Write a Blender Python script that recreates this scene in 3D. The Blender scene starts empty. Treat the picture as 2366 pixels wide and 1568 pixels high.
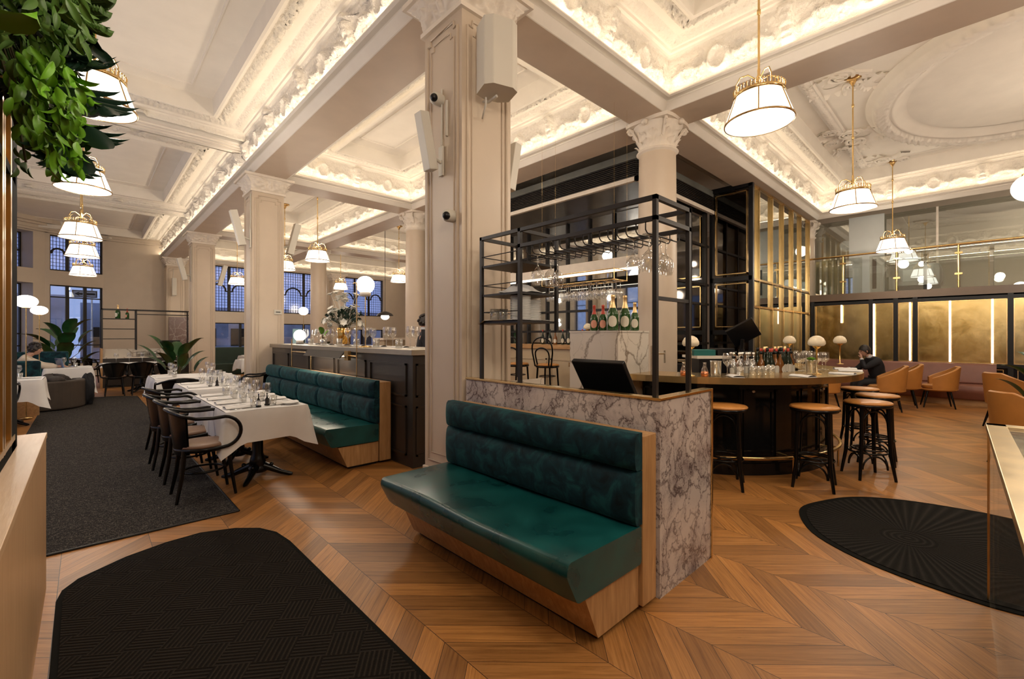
import bpy, math, random
from mathutils import Matrix, Vector
random.seed(7)
PI = math.pi
col = bpy.context.scene.collection
sc = bpy.context.scene

# ------------------------------------------------------------------ mesh builder
class MB:
    def __init__(s):
        s.v = []; s.f = []; s.sm = []
    def add(s, vs, fs, smooth=False, M=None):
        o = len(s.v)
        if M is not None:
            vs = [tuple(M @ Vector(p)) for p in vs]
        s.v += [tuple(p) for p in vs]
        s.f += [tuple(i + o for i in q) for q in fs]
        s.sm += [smooth] * len(fs)
        return s
    def box(s, x0, y0, z0, x1, y1, z1, M=None):
        vs = [(x0,y0,z0),(x1,y0,z0),(x1,y1,z0),(x0,y1,z0),(x0,y0,z1),(x1,y0,z1),(x1,y1,z1),(x0,y1,z1)]
        return s.add(vs, [(0,3,2,1),(4,5,6,7),(0,1,5,4),(1,2,6,5),(2,3,7,6),(3,0,4,7)], False, M)
    def cyl(s, p0, p1, r0, r1=None, n=16, caps=True, smooth=True):
        if r1 is None: r1 = r0
        p0 = Vector(p0); p1 = Vector(p1); d = (p1 - p0)
        q = d.to_track_quat('Z', 'Y').to_matrix()
        vs = []
        for i in range(n):
            a = 2*PI*i/n; c = q @ Vector((math.cos(a), math.sin(a), 0))
            vs.append(tuple(p0 + c*r0)); vs.append(tuple(p1 + c*r1))
        s.add(vs, [(2*i, 2*((i+1)%n), 2*((i+1)%n)+1, 2*i+1) for i in range(n)], smooth)
        if caps:
            s.add([vs[2*i] for i in range(n)], [tuple(range(n-1,-1,-1))])
            s.add([vs[2*i+1] for i in range(n)], [tuple(range(n))])
        return s
    def tube(s, path, r, n=8, closed=False):
        P = [Vector(p) for p in path]; m = len(P)
        R = r if isinstance(r, (list, tuple)) else [r]*m
        vs = []; up = None
        for i in range(m):
            if closed: t = P[(i+1)%m] - P[i-1]
            else: t = P[min(i+1,m-1)] - P[max(i-1,0)]
            t.normalize()
            if up is None:
                up = Vector((0,0,1)) if abs(t.z) < .9 else Vector((1,0,0))
            a = t.cross(up)
            if a.length < 1e-4: a = t.cross(Vector((1,.3,0)))
            a.normalize(); b = a.cross(t); b.normalize(); up = b
            for k in range(n):
                g = 2*PI*k/n
                vs.append(tuple(P[i] + (a*math.cos(g) + b*math.sin(g))*R[i]))
        fs = []
        for i in range(m if closed else m-1):
            j = (i+1) % m
            for k in range(n):
                l = (k+1) % n
                fs.append((i*n+k, i*n+l, j*n+l, j*n+k))
        s.add(vs, fs, True)
        if not closed:
            s.add(vs[:n], [tuple(range(n-1,-1,-1))]); s.add(vs[-n:], [tuple(range(n))])
        return s
    def lathe(s, prof, n=24, c=(0,0,0), smooth=True, M=None):
        m = len(prof); vs = []
        for i in range(n):
            a = 2*PI*i/n
            for r, z in prof: vs.append((c[0]+r*math.cos(a), c[1]+r*math.sin(a), c[2]+z))
        fs = []
        for i in range(n):
            j = (i+1) % n
            for k in range(m-1): fs.append((i*m+k, j*m+k, j*m+k+1, i*m+k+1))
        return s.add(vs, fs, smooth, M)
    def grid(s, fn, nu, nv, smooth=True, M=None, flip=False):
        vs = [fn(i/nu, j/nv) for i in range(nu+1) for j in range(nv+1)]
        w = nv+1
        fs = [(i*w+j, (i+1)*w+j, (i+1)*w+j+1, i*w+j+1) for i in range(nu) for j in range(nv)]
        if flip: fs = [q[::-1] for q in fs]
        return s.add(vs, fs, smooth, M)
    def prism(s, poly, z0, z1, axis='z', smooth=False, M=None):
        n = len(poly)
        def P(a, b, h):
            return (a, b, h) if axis == 'z' else ((a, h, b) if axis == 'y' else (h, a, b))
        vs = [P(a, b, z0) for a, b in poly] + [P(a, b, z1) for a, b in poly]
        s.add(vs, [(i, (i+1)%n, (i+1)%n+n, i+n) for i in range(n)], smooth, M)
        s.add(vs, [tuple(range(n-1,-1,-1)), tuple(range(n, 2*n))], False, M)
        return s
    def ball(s, c, rx, ry=None, rz=None, n=16, m=10, M=None):
        ry = ry or rx; rz = rz or rx
        def fn(u, v):
            a = 2*PI*u; b = PI*(v-.5)
            return (c[0]+rx*math.cos(a)*math.cos(b), c[1]+ry*math.sin(a)*math.cos(b), c[2]+rz*math.sin(b))
        return s.grid(fn, n, m, True, M)
    def build(s, name, mat, parent=None, loc=(0,0,0), rz=0, bevel=0):
        me = bpy.data.meshes.new(name)
        me.from_pydata(s.v, [], s.f)
        me.polygons.foreach_set('use_smooth', s.sm)
        me.materials.append(mat)
        me.update()
        o = bpy.data.objects.new(name, me); col.objects.link(o)
        o.location = loc; o.rotation_euler = (0,0,rz)
        if parent: o.parent = parent
        if bevel:
            b = o.modifiers.new('bevel', 'BEVEL'); b.width = bevel; b.segments = 2; b.limit_method = 'ANGLE'
        return o

def tag(o, label=None, cat=None, group=None, kind=None):
    if label: o['label'] = label
    if cat: o['category'] = cat
    if group: o['group'] = group
    if kind: o['kind'] = kind
    return o
def thing(name, label, cat, loc=(0,0,0), rz=0, group=None):
    o = bpy.data.objects.new(name, None); col.objects.link(o); o.empty_display_size = .1
    o.location = loc; o.rotation_euler = (0,0,rz)
    return tag(o, label, cat, group)
def dup(root, loc, rz=0, label=None, group=None, scale=None):
    r = root.copy(); col.objects.link(r); r.location = loc; r.rotation_euler = (0,0,rz)
    if label: r['label'] = label
    if group: r['group'] = group
    if scale: r.scale = (scale,)*3
    for ch in list(root.children):
        c = ch.copy(); col.objects.link(c); c.parent = r
        for g in list(ch.children):
            d = g.copy(); col.objects.link(d); d.parent = c
    return r
class Proto:
    """first placement moves the original, later ones copy it"""
    def __init__(s, make): s.make = make; s.o = None
    def put(s, loc, rz=0, label=None, group=None, scale=None):
        if s.o is None:
            s.o = s.make(); r = s.o
            r.location = loc; r.rotation_euler = (0,0,rz)
            if label: r['label'] = label
            if group: r['group'] = group
            if scale: r.scale = (scale,)*3
            return r
        r = dup(s.o, loc, rz, label, group)
        r.scale = (scale,)*3 if scale else (1,1,1)
        if not group and 'group' in r: del r['group']
        return r
def struct(name, mb, mat, bevel=0):
    return tag(mb.build(name, mat, bevel=bevel), kind='structure')

# ------------------------------------------------------------------ materials
class NT:
    def __init__(s, name):
        s.mat = bpy.data.materials.new(name); s.mat.use_nodes = True
        s.nt = s.mat.node_tree; s.b = s.nt.nodes['Principled BSDF']; s.out = s.nt.nodes['Material Output']
    def n(s, t, **k):
        x = s.nt.nodes.new(t)
        for a, b in k.items(): setattr(x, a, b)
        return x
    def l(s, a, b): s.nt.links.new(a, b)
    def m(s, op, a, b=0, c=None):
        x = s.n('ShaderNodeMath', operation=op)
        for i, q in enumerate((a, b, c)):
            if q is None: continue
            if isinstance(q, (int, float)): x.inputs[i].default_value = q
            else: s.l(q, x.inputs[i])
        return x.outputs[0]
    def coord(s, kind='Object'):
        return s.n('ShaderNodeTexCoord').outputs[kind]
    def xyz(s, v):
        x = s.n('ShaderNodeSeparateXYZ'); s.l(v, x.inputs[0]); return x.outputs
    def comb(s, a, b, c):
        x = s.n('ShaderNodeCombineXYZ')
        for i, q in enumerate((a, b, c)):
            if isinstance(q, (int, float)): x.inputs[i].default_value = q
            else: s.l(q, x.inputs[i])
        return x.outputs[0]
    def mapping(s, v, scale=(1,1,1), rot=(0,0,0)):
        x = s.n('ShaderNodeMapping'); s.l(v, x.inputs[0]); x.inputs['Scale'].default_value = scale
        x.inputs['Rotation'].default_value = rot; return x.outputs[0]
    def noise(s, v, scale, detail=4, rough=.55, dist=0):
        x = s.n('ShaderNodeTexNoise'); s.l(v, x.inputs['Vector']); x.inputs['Scale'].default_value = scale
        x.inputs['Detail'].default_value = detail; x.inputs['Roughness'].default_value = rough
        x.inputs['Distortion'].default_value = dist; return x.outputs['Fac']
    def ramp(s, fac, stops):
        x = s.n('ShaderNodeValToRGB'); s.l(fac, x.inputs[0]); e = x.color_ramp.elements
        while len(e) < len(stops): e.new(.5)
        for i, (p, c) in enumerate(stops):
            e[i].position = p; e[i].color = (*c, 1)
        return x.outputs[0]
    def mix(s, fac, a, b, mode='MIX'):
        x = s.n('ShaderNodeMix', data_type='RGBA', blend_type=mode)
        for i, q in ((0, fac), (6, a), (7, b)):
            if isinstance(q, (int, float)): x.inputs[i].default_value = q
            elif isinstance(q, tuple): x.inputs[i].default_value = (*q, 1)
            else: s.l(q, x.inputs[i])
        return x.outputs[2]
    def base(s, c, rough=.5, metal=0, **k):
        if isinstance(c, tuple): s.b.inputs['Base Color'].default_value = (*c, 1)
        else: s.l(c, s.b.inputs['Base Color'])
        if isinstance(rough, (int, float)): s.b.inputs['Roughness'].default_value = rough
        else: s.l(rough, s.b.inputs['Roughness'])
        s.b.inputs['Metallic'].default_value = metal
        for a, b in k.items(): s.b.inputs[a.replace('_', ' ')].default_value = b
        return s
    def bump(s, h, strength=.3, dist=.01):
        x = s.n('ShaderNodeBump'); x.inputs['Strength'].default_value = strength; x.inputs['Distance'].default_value = dist
        s.l(h, x.inputs['Height']); s.l(x.outputs[0], s.b.inputs['Normal']); return s

def paint(name, c, rough=.5, var=.06, metal=0, nscale=3, bump=0, **k):
    t = NT(name); co = t.coord()
    n = t.noise(co, nscale, 3)
    a = tuple(x*(1-var) for x in c); b = tuple(min(1, x*(1+var)) for x in c)
    t.base(t.ramp(n, [(.3, a), (.7, b)]), rough, metal, **k)
    if bump: t.bump(t.noise(co, nscale*30, 3), bump, .004)
    return t.mat
def wood(name, dark, light, axis='y', rough=.4, plank=0, scale=1):
    t = NT(name); co = t.coord(); sc_ = {'x': (1.2,14,14), 'y': (14,1.2,14), 'z': (14,14,1.2)}[axis]
    v = t.mapping(co, tuple(q*scale for q in sc_))
    n = t.noise(v, 2.2, 6, .6, .6); n2 = t.noise(v, 9, 3, .6)
    f = t.m('ADD', t.m('MULTIPLY', n, .75), t.m('MULTIPLY', n2, .25))
    t.base(t.ramp(f, [(.3, dark), (.55, tuple((a+b)/2 for a, b in zip(dark, light))), (.72, light)]), rough)
    t.bump(n2, .15, .002)
    return t.mat
def metal(name, c, rough=.3, brush=0):
    t = NT(name)
    if brush:
        v = t.mapping(t.coord(), (3, 3, 60)); n = t.noise(v, 3, 3)
        t.base(t.ramp(n, [(.3, tuple(x*.8 for x in c)), (.7, c)]), t.m('ADD', t.m('MULTIPLY', n, .25), rough-.1), 1)
    else:
        t.base(t.ramp(t.noise(t.coord(), 12, 2), [(.3, tuple(x*.88 for x in c)), (.7, c)]), rough, 1)
    return t.mat
def emit(name, c, s):
    t = NT(name); t.nt.nodes.remove(t.b)
    e = t.n('ShaderNodeEmission'); e.inputs[0].default_value = (*c, 1); e.inputs[1].default_value = s
    t.l(e.outputs[0], t.out.inputs[0]); return t.mat
def thin_glass(name, c=(1,1,1), refl=.12, tint=(.97,.98,.97), rough=.02):
    t = NT(name); t.nt.nodes.remove(t.b)
    tr = t.n('ShaderNodeBsdfTransparent'); tr.inputs[0].default_value = (*tint, 1)
    g = t.n('ShaderNodeBsdfGlossy'); g.inputs[0].default_value = (*c, 1); g.inputs['Roughness'].default_value = rough
    fr = t.n('ShaderNodeLayerWeight'); fr.inputs[0].default_value = .35
    f = t.m('ADD', t.m('MULTIPLY', t.m('POWER', fr.outputs['Facing'], 2.5), .7), refl)
    mx = t.n('ShaderNodeMixShader'); t.l(t.m('MINIMUM', f, 1), mx.inputs[0])
    t.l(tr.outputs[0], mx.inputs[1]); t.l(g.outputs[0], mx.inputs[2]); t.l(mx.outputs[0], t.out.inputs[0])
    return t.mat
def marble(name, base, vein, scale=3, warp=.6, width=.06, cloud=None):
    t = NT(name); co = t.coord()
    nz = t.n('ShaderNodeTexNoise'); t.l(co, nz.inputs['Vector']); nz.inputs['Scale'].default_value = scale*.45; nz.inputs['Detail'].default_value = 7; nz.inputs['Roughness'].default_value = .62
    ad = t.n('ShaderNodeVectorMath', operation='MULTIPLY_ADD'); t.l(nz.outputs['Color'], ad.inputs[0])
    ad.inputs[1].default_value = (warp,)*3; t.l(co, ad.inputs[2])
    facs = []
    for s_, w_ in ((scale, width), (scale*2.3, width*.8)):
        vo = t.n('ShaderNodeTexVoronoi', feature='DISTANCE_TO_EDGE'); t.l(t.mapping(ad.outputs[0], (1, 1, .55), (.5, .35, 0)), vo.inputs['Vector'])
        vo.inputs['Scale'].default_value = s_
        facs.append(t.m('SUBTRACT', 1, t.m('MINIMUM', t.m('DIVIDE', vo.outputs['Distance'], w_), 1)))
    patch = t.noise(co, scale*.55, 4, .6, .5)
    v = t.m('MAXIMUM', t.m('MULTIPLY', facs[0], t.m('MINIMUM', t.m('MULTIPLY', patch, 1.7), 1)),
            t.m('MULTIPLY', facs[1], t.m('MAXIMUM', t.m('MULTIPLY', t.m('SUBTRACT', patch, .42), 4), 0)))
    v = t.m('MINIMUM', v, 1)
    cl = t.mix(t.m('MINIMUM', t.m('MAXIMUM', t.m('MULTIPLY', t.m('SUBTRACT', patch, .45), 3), 0), 1), base, cloud or tuple(x*.8 for x in base))
    t.base(t.mix(v, cl, vein), .22)
    return t.mat

M = {}
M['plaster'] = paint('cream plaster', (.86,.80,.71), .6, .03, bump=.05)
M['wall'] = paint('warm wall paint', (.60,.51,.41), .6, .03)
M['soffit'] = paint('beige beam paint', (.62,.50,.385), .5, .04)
M['pillar'] = paint('beige pillar paint', (.60,.49,.375), .42, .03)
M['pillar_light'] = paint('pale capital plaster', (.80,.71,.60), .55, .05, nscale=8)
M['oak'] = wood('oak joinery', (.33,.17,.06), (.62,.37,.17), 'y', .4)
M['oak_z'] = wood('oak end panel', (.33,.17,.06), (.62,.37,.17), 'z', .4)
M['ledge'] = wood('pale oak ledge', (.60,.38,.20), (.74,.53,.34), 'y', .35)
M['ledge_z'] = wood('pale oak cladding', (.52,.31,.15), (.68,.45,.26), 'z', .4)
M['black_wood'] = paint('black lacquered bentwood', (.004,.004,.004), .2, .2, Specular_IOR_Level=.3)
M['black_metal'] = paint('blackened steel', (.018,.014,.012), .42, .2, Specular_IOR_Level=.35)
M['iron'] = paint('black cast iron', (.004,.004,.004), .25, .2, Specular_IOR_Level=.35)
M['brass'] = metal('polished brass', (.80,.56,.25), .22)
M['brass_dark'] = metal('aged brass', (.55,.35,.14), .3)
M['brass_brush'] = metal('brushed brass', (.62,.49,.29), .32, 1)
M['chrome'] = metal('steel', (.75,.73,.70), .18)
M['plate'] = paint('white china', (.82,.81,.78), .2, .02)
M['linen'] = paint('white table linen', (.80,.78,.76), .8, .03, nscale=6, bump=.1)
M['tan_seat'] = paint('brown leather seat pad', (.22,.125,.075), .4, .1, nscale=8)
M['orange'] = paint('orange tan leather', (.55,.235,.055), .38, .12, nscale=8)
M['tub'] = paint('caramel leather', (.50,.215,.05), .42, .08, nscale=6)
M['pink'] = paint('dusky pink leather', (.22,.085,.058), .42, .08, nscale=5)
M['rubber'] = paint('black rubber edging', (.006,.006,.005), .9, .1, Specular_IOR_Level=.1)
M['bar_brass'] = metal('golden brushed bar top', (.76,.56,.27), .24)
M['dark_panel'] = paint('charcoal brown panelling', (.030,.024,.020), .3, .12)
M['bar_panel'] = paint('black bar panelling', (.006,.006,.006), .14, .1, Specular_IOR_Level=.35)
M['glass'] = thin_glass('clear glass')
M['stemglass'] = thin_glass('drinking glass', (1,1,1), .22, (.90,.90,.89), .05)
M['screen_glass'] = thin_glass('reflective balcony glass', (.95,.97,.97), .20, (.84,.87,.85), .0)
M['mirror'] = metal('dark mirror', (.55,.56,.55), .03)
M['mirror_gold'] = None
M['shade'] = emit('lit white lampshade', (1, .93, .80), 2.6)
M['globe'] = emit('lit opal globe', (1, .94, .85), 3.6)
M['led'] = emit('warm led tube', (1, .72, .52), 7)
M['led_pale'] = emit('pale led strip', (1, .88, .70), 3)
M['black'] = paint('matt black plastic', (.006,.006,.007), .35, .1, Specular_IOR_Level=.35)
M['white_plastic'] = paint('white speaker plastic', (.62,.58,.50), .45, .02)
M['skin'] = paint('skin', (.55,.31,.22), .5, .05, nscale=10)
M['hair'] = paint('dark brown hair', (.02,.013,.010), .5, .2, nscale=30)
M['suit'] = paint('black suit cloth', (.012,.012,.016), .8, .1)
M['shirt'] = paint('white shirt cloth', (.7,.7,.72), .8, .03)
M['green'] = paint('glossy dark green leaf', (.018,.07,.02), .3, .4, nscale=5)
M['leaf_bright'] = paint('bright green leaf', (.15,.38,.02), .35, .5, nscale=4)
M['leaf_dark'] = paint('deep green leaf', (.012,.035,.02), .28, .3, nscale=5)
M['leaf_olive'] = paint('olive green leaf', (.085,.19,.03), .45, .4, nscale=5)
M['stem'] = paint('brown green stem', (.09,.08,.03), .6, .2)
M['bottle'] = thin_glass('dark green bottle glass', (.9,1,.9), .12, (.05,.12,.04), .05)
M['bottle_dark'] = paint('dark bottle glass', (.012,.02,.01), .08, .1)
M['bottle_green'] = paint('green bottle glass', (.02,.07,.015), .08, .2)
M['foil_gold'] = metal('gold foil', (.85,.60,.30), .35)
M['foil_red'] = paint('red foil', (.50,.05,.025), .3, .1)
M['label_cream'] = paint('cream paper label', (.72,.66,.54), .6, .03)
M['label_pink'] = paint('pink paper label', (.75,.35,.25), .6, .03)
M['concrete'] = paint('grey plaster panel', (.16,.16,.14), .3, .2, nscale=2)
M['cream_panel'] = paint('cream counter panelling', (.50,.40,.27), .5, .04)
M['white_petal'] = paint('cream white petals', (.90,.87,.78), .6, .04)
M['amber'] = metal('amber glass vase', (.75,.42,.10), .12)
M['teal_tray'] = paint('teal lacquer tray', (.01,.11,.10), .4, .1)
M['grey_box'] = paint('pale grey enamel', (.55,.57,.55), .3, .03)
M['street'] = paint('dark street facade', (.40,.45,.56), .8, .35, nscale=.8)
M['asphalt'] = paint('wet asphalt', (.05,.055,.06), .3, .2)
M['knit'] = paint('pale knit sleeve', (.55,.47,.38), .9, .05)
M['bag'] = paint('dark quilted coat', (.03,.022,.02), .7, .3, nscale=12)
M['marble_violet'] = marble('violet veined marble', (.60,.53,.49), (.075,.045,.045), 7.5, .55, .075, (.20,.15,.155))
M['marble_cream'] = marble('cream veined marble', (.72,.65,.56), (.22,.16,.11), 1.6, .7, .018, (.68,.60,.50))
M['marble_brown'] = marble('brown veined marble', (.16,.10,.085), (.35,.28,.24), 4, .5, .05)

def m_velvet():
    t = NT('teal velvet'); co = t.coord()
    n = t.noise(co, 9, 5, .6, .8)
    t.base(t.ramp(n, [(.32, (.001,.006,.010)), (.5, (.003,.022,.032)), (.68, (.009,.062,.070))]), .75)
    t.b.inputs['Specular IOR Level'].default_value = .2; t.b.inputs['Sheen Weight'].default_value = .22; t.b.inputs['Sheen Roughness'].default_value = .35
    t.b.inputs['Sheen Tint'].default_value = (.12,.55,.55,1)
    return t.mat
M['velvet'] = m_velvet()
def m_leather():
    t = NT('teal leather'); co = t.coord()
    n = t.noise(co, 4, 3, .5, 0)
    t.base(t.ramp(n, [(.3, (.002,.036,.038)), (.7, (.006,.085,.084))]), t.m('ADD', t.m('MULTIPLY', n, .3), .16))
    return t.mat
M['leather'] = m_leather()

def m_floor():
    t = NT('oak chevron floor'); co = t.coord(); X, Y, Z = t.xyz(co)
    W = .44; S = .172
    xs = t.m('DIVIDE', t.m('SUBTRACT', X, 1.207), W)
    k = t.m('FLOOR', xs)
    par = t.m('FLOORED_MODULO', k, 2)            # 0 even columns, 1 odd
    tri = t.m('PINGPONG', t.m('SUBTRACT', X, 1.207), W)
    v = t.m('ADD', Y, t.m('MULTIPLY', tri, .97))
    q = t.m('DIVIDE', v, S); row = t.m('FLOOR', q)
    wn = t.n('ShaderNodeTexWhiteNoise', noise_dimensions='2D'); t.l(t.comb(k, row, 0), wn.inputs[0])
    rnd = wn.outputs['Value']
    fx = t.m('FRACT', xs); fq = t.m('FRACT', q)
    gx = t.m('LESS_THAN', t.m('MULTIPLY', t.m('MINIMUM', fx, t.m('SUBTRACT', 1, fx)), W), .0016)
    gq = t.m('LESS_THAN', t.m('MULTIPLY', t.m('MINIMUM', fq, t.m('SUBTRACT', 1, fq)), S*.7), .0013)
    gap = t.m('MAXIMUM', gx, gq)
    off = t.m('MULTIPLY', rnd, 37)
    gv = t.comb(t.m('ADD', t.m('MULTIPLY', X, 1.6), off), t.m('MULTIPLY', v, 20), t.m('MULTIPLY', k, 3.1))
    n = t.noise(gv, 2.0, 6, .62, .9); n2 = t.noise(gv, 8, 4, .7)
    f = t.m('ADD', t.m('MULTIPLY', n, .7), t.m('MULTIPLY', n2, .3))
    c = t.ramp(f, [(.27, (.15,.055,.012)), (.45, (.34,.150,.040)), (.6, (.45,.212,.063)), (.78, (.54,.282,.098))])
    c = t.mix(1, c, t.ramp(rnd, [(0, (.62,.58,.52)), (.5, (.95,.93,.9)), (1, (1.2,1.15,1.05))]), 'MULTIPLY')
    kn = t.noise(t.comb(t.m('MULTIPLY', X, 5), t.m('MULTIPLY', v, 9), 0), 2.2, 2, .5)
    c = t.mix(t.m('MINIMUM', t.m('MAXIMUM', t.m('MULTIPLY', t.m('SUBTRACT', kn, .74), 12), 0), .8), c, (.06,.022,.008))
    c = t.mix(gap, c, (.045,.02,.008))
    t.base(c, t.m('ADD', t.m('MULTIPLY', n2, .22), .3))
    t.bump(t.m('SUBTRACT', t.m('MULTIPLY', n2, .25), gap), .25, .003)
    return t.mat
M['floor'] = m_floor()
def m_carpet():
    t = NT('charcoal tweed carpet'); co = t.coord()
    n = t.noise(t.mapping(co, (1, .35, 1)), 120, 2, .8); n2 = t.noise(co, 45, 3, .7)
    t.base(t.ramp(t.m('ADD', t.m('MULTIPLY', n, .6), t.m('MULTIPLY', n2, .4)), [(.36, (.010,.009,.010)), (.5, (.032,.029,.027)), (.62, (.12,.105,.09))]), .95, Specular_IOR_Level=.1)
    t.bump(n, .6, .004); return t.mat
M['carpet'] = m_carpet()
def m_mat_weave():
    t = NT('black ribbed basket mat'); co = t.coord(); X, Y, Z = t.xyz(t.mapping(co, (1,1,1), (0,0,.62)))
    ck = t.m('FLOORED_MODULO', t.m('ADD', t.m('FLOOR', t.m('DIVIDE', X, .15)), t.m('FLOOR', t.m('DIVIDE', Y, .15))), 2)
    sx = t.m('SINE', t.m('MULTIPLY', X, 300)); sy = t.m('SINE', t.m('MULTIPLY', Y, 300))
    h = t.m('ADD', t.m('MULTIPLY', sx, ck), t.m('MULTIPLY', sy, t.m('SUBTRACT', 1, ck)))
    h = t.m('ADD', h, t.m('MULTIPLY', t.noise(co, 260, 2), 1.4))
    t.base(t.ramp(t.m('ADD', t.m('MULTIPLY', h, .2), .4), [(.2, (.003,.0025,.002)), (.6, (.016,.0125,.0095)), (.9, (.048,.038,.029))]), .9, Specular_IOR_Level=.1)
    t.bump(h, .8, .006); return t.mat
def m_mat_radial(cx, cy):
    t = NT('black radial ribbed mat'); co = t.coord(); X, Y, Z = t.xyz(co)
    dx = t.m('SUBTRACT', X, cx); dy = t.m('SUBTRACT', Y, cy)
    r = t.m('SQRT', t.m('ADD', t.m('MULTIPLY', dx, dx), t.m('MULTIPLY', dy, dy)))
    a = t.m('ARCTAN2', dy, dx)
    h = t.m('ADD', t.m('MULTIPLY', t.m('SINE', t.m('MULTIPLY', a, 70)), t.m('MINIMUM', t.m('MULTIPLY', r, 3), 1)), t.m('MULTIPLY', t.noise(co, 240, 2), 1.5))
    h = t.m('ADD', h, t.m('MULTIPLY', t.m('SINE', t.m('MULTIPLY', r, 160)), t.m('LESS_THAN', r, .16)))
    t.base(t.ramp(t.m('ADD', t.m('MULTIPLY', h, .17), .4), [(.2, (.003,.003,.003)), (.6, (.014,.0125,.011)), (.95, (.048,.042,.035))]), .9, Specular_IOR_Level=.1)
    t.bump(h, .7, .005); return t.mat
def m_gold():
    t = NT('antique gold mirror'); co = t.coord()
    n = t.noise(co, 3, 5, .7, .5)
    t.base(t.ramp(n, [(.3, (.40,.29,.11)), (.7, (.62,.47,.21))]), t.m('ADD', t.m('MULTIPLY', n, .22), .10), 1)
    return t.mat
M['gold'] = m_gold()
def m_leaded():
    t = NT('leaded glass'); co = t.coord(); X, Y, Z = t.xyz(co); t.nt.nodes.remove(t.b)
    U = t.m('MODULO', t.m('ADD', t.m('ADD', X, Y), 100), .105); V = t.m('MODULO', t.m('ADD', Z, 10), .12)
    g = t.m('MAXIMUM', t.m('LESS_THAN', U, .015), t.m('LESS_THAN', V, .013))
    tr = t.n('ShaderNodeBsdfTransparent'); tr.inputs[0].default_value = (.9,.9,.95,1)
    gl = t.n('ShaderNodeBsdfGlossy'); gl.inputs[0].default_value = (1,1,1,1); gl.inputs['Roughness'].default_value = .1
    df = t.n('ShaderNodeBsdfDiffuse'); df.inputs[0].default_value = (.02,.02,.025,1)
    m1 = t.n('ShaderNodeMixShader'); m1.inputs[0].default_value = .08; t.l(tr.outputs[0], m1.inputs[1]); t.l(gl.outputs[0], m1.inputs[2])
    m2 = t.n('ShaderNodeMixShader'); t.l(g, m2.inputs[0]); t.l(m1.outputs[0], m2.inputs[1]); t.l(df.outputs[0], m2.inputs[2])
    t.l(m2.outputs[0], t.out.inputs[0]); return t.mat
M['leaded'] = m_leaded()

M['balcony_brown'] = paint('brown lacquer fascia', (.16,.11,.075), .35, .05)
M['screen_mirror'] = metal('tinted screen mirror', (.30,.31,.28), .03)
M['screen_dark'] = metal('dark cabinet glass', (.12,.11,.105), .04)
M['amber_liquor'] = paint('amber liquor bottle', (.20,.07,.012), .1, .2)
M['booth_green'] = paint('dark green booth leather', (.01,.03,.018), .45, .2)

def m_carved():
    t = NT('carved cream plaster'); co = t.coord()
    t.base((.86,.80,.71), .6)
    vo = t.n('ShaderNodeTexVoronoi', feature='SMOOTH_F1'); t.l(co, vo.inputs['Vector']); vo.inputs['Scale'].default_value = 26
    h = t.m('ADD', t.m('MULTIPLY', vo.outputs['Distance'], 1.2), t.noise(co, 34, 3, .6, 1.2))
    t.bump(h, .65, .02); return t.mat
M['carved'] = m_carved()
# ------------------------------------------------------------------ camera, world
H = 1.42
cd = bpy.data.cameras.new('camera'); cam = bpy.data.objects.new('camera', cd); col.objects.link(cam); sc.camera = cam
cd.sensor_width = 36; cd.lens = 36*1035/2366; cd.shift_y = -8/2366; cd.clip_start = .05; cd.clip_end = 300
FX, FY = .6896, .7242
cam.location = (0, 0, H); cam.rotation_euler = (PI/2, 0, -math.atan2(FX, FY))
w = bpy.data.worlds.new('dusk'); sc.world = w; w.use_nodes = True
bg = w.node_tree.nodes['Background']; bg.inputs[0].default_value = (.25,.33,.62,1); bg.inputs[1].default_value = 1.35
vs_ = sc.view_settings; vs_.view_transform = 'Standard'; vs_.look = 'None'; vs_.exposure = .14; vs_.gamma = 1; vs_.use_curve_mapping = False
sc.cycles.max_bounces = 5; sc.cycles.diffuse_bounces = 3; sc.cycles.glossy_bounces = 3; sc.cycles.transmission_bounces = 2
sc.cycles.transparent_max_bounces = 10; sc.cycles.sample_clamp_indirect = 4; sc.cycles.use_denoising = True
sc.cycles.caustics_reflective = False; sc.cycles.caustics_refractive = False
sc.cycles.use_adaptive_sampling = True; sc.cycles.adaptive_threshold = .12; sc.cycles.adaptive_min_samples = 16

def area(name, loc, rot, sx, sy, power, colr=(1,.83,.62)):
    d = bpy.data.lights.new(name, 'AREA'); d.shape = 'RECTANGLE'; d.size = sx; d.size_y = sy; d.energy = power; d.color = colr
    o = bpy.data.objects.new(name, d); col.objects.link(o); o.location = loc; o.rotation_euler = rot; return o
def point(name, loc, power, r=.06, colr=(1,.86,.70)):
    d = bpy.data.lights.new(name, 'POINT'); d.energy = power; d.shadow_soft_size = r; d.color = colr
    o = bpy.data.objects.new(name, d); col.objects.link(o); o.location = loc; return o

# ------------------------------------------------------------------ floor, carpet zones
struct('floor', MB().box(-4, -4.2, -.1, 18, 40, 0), M['floor'])

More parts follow.
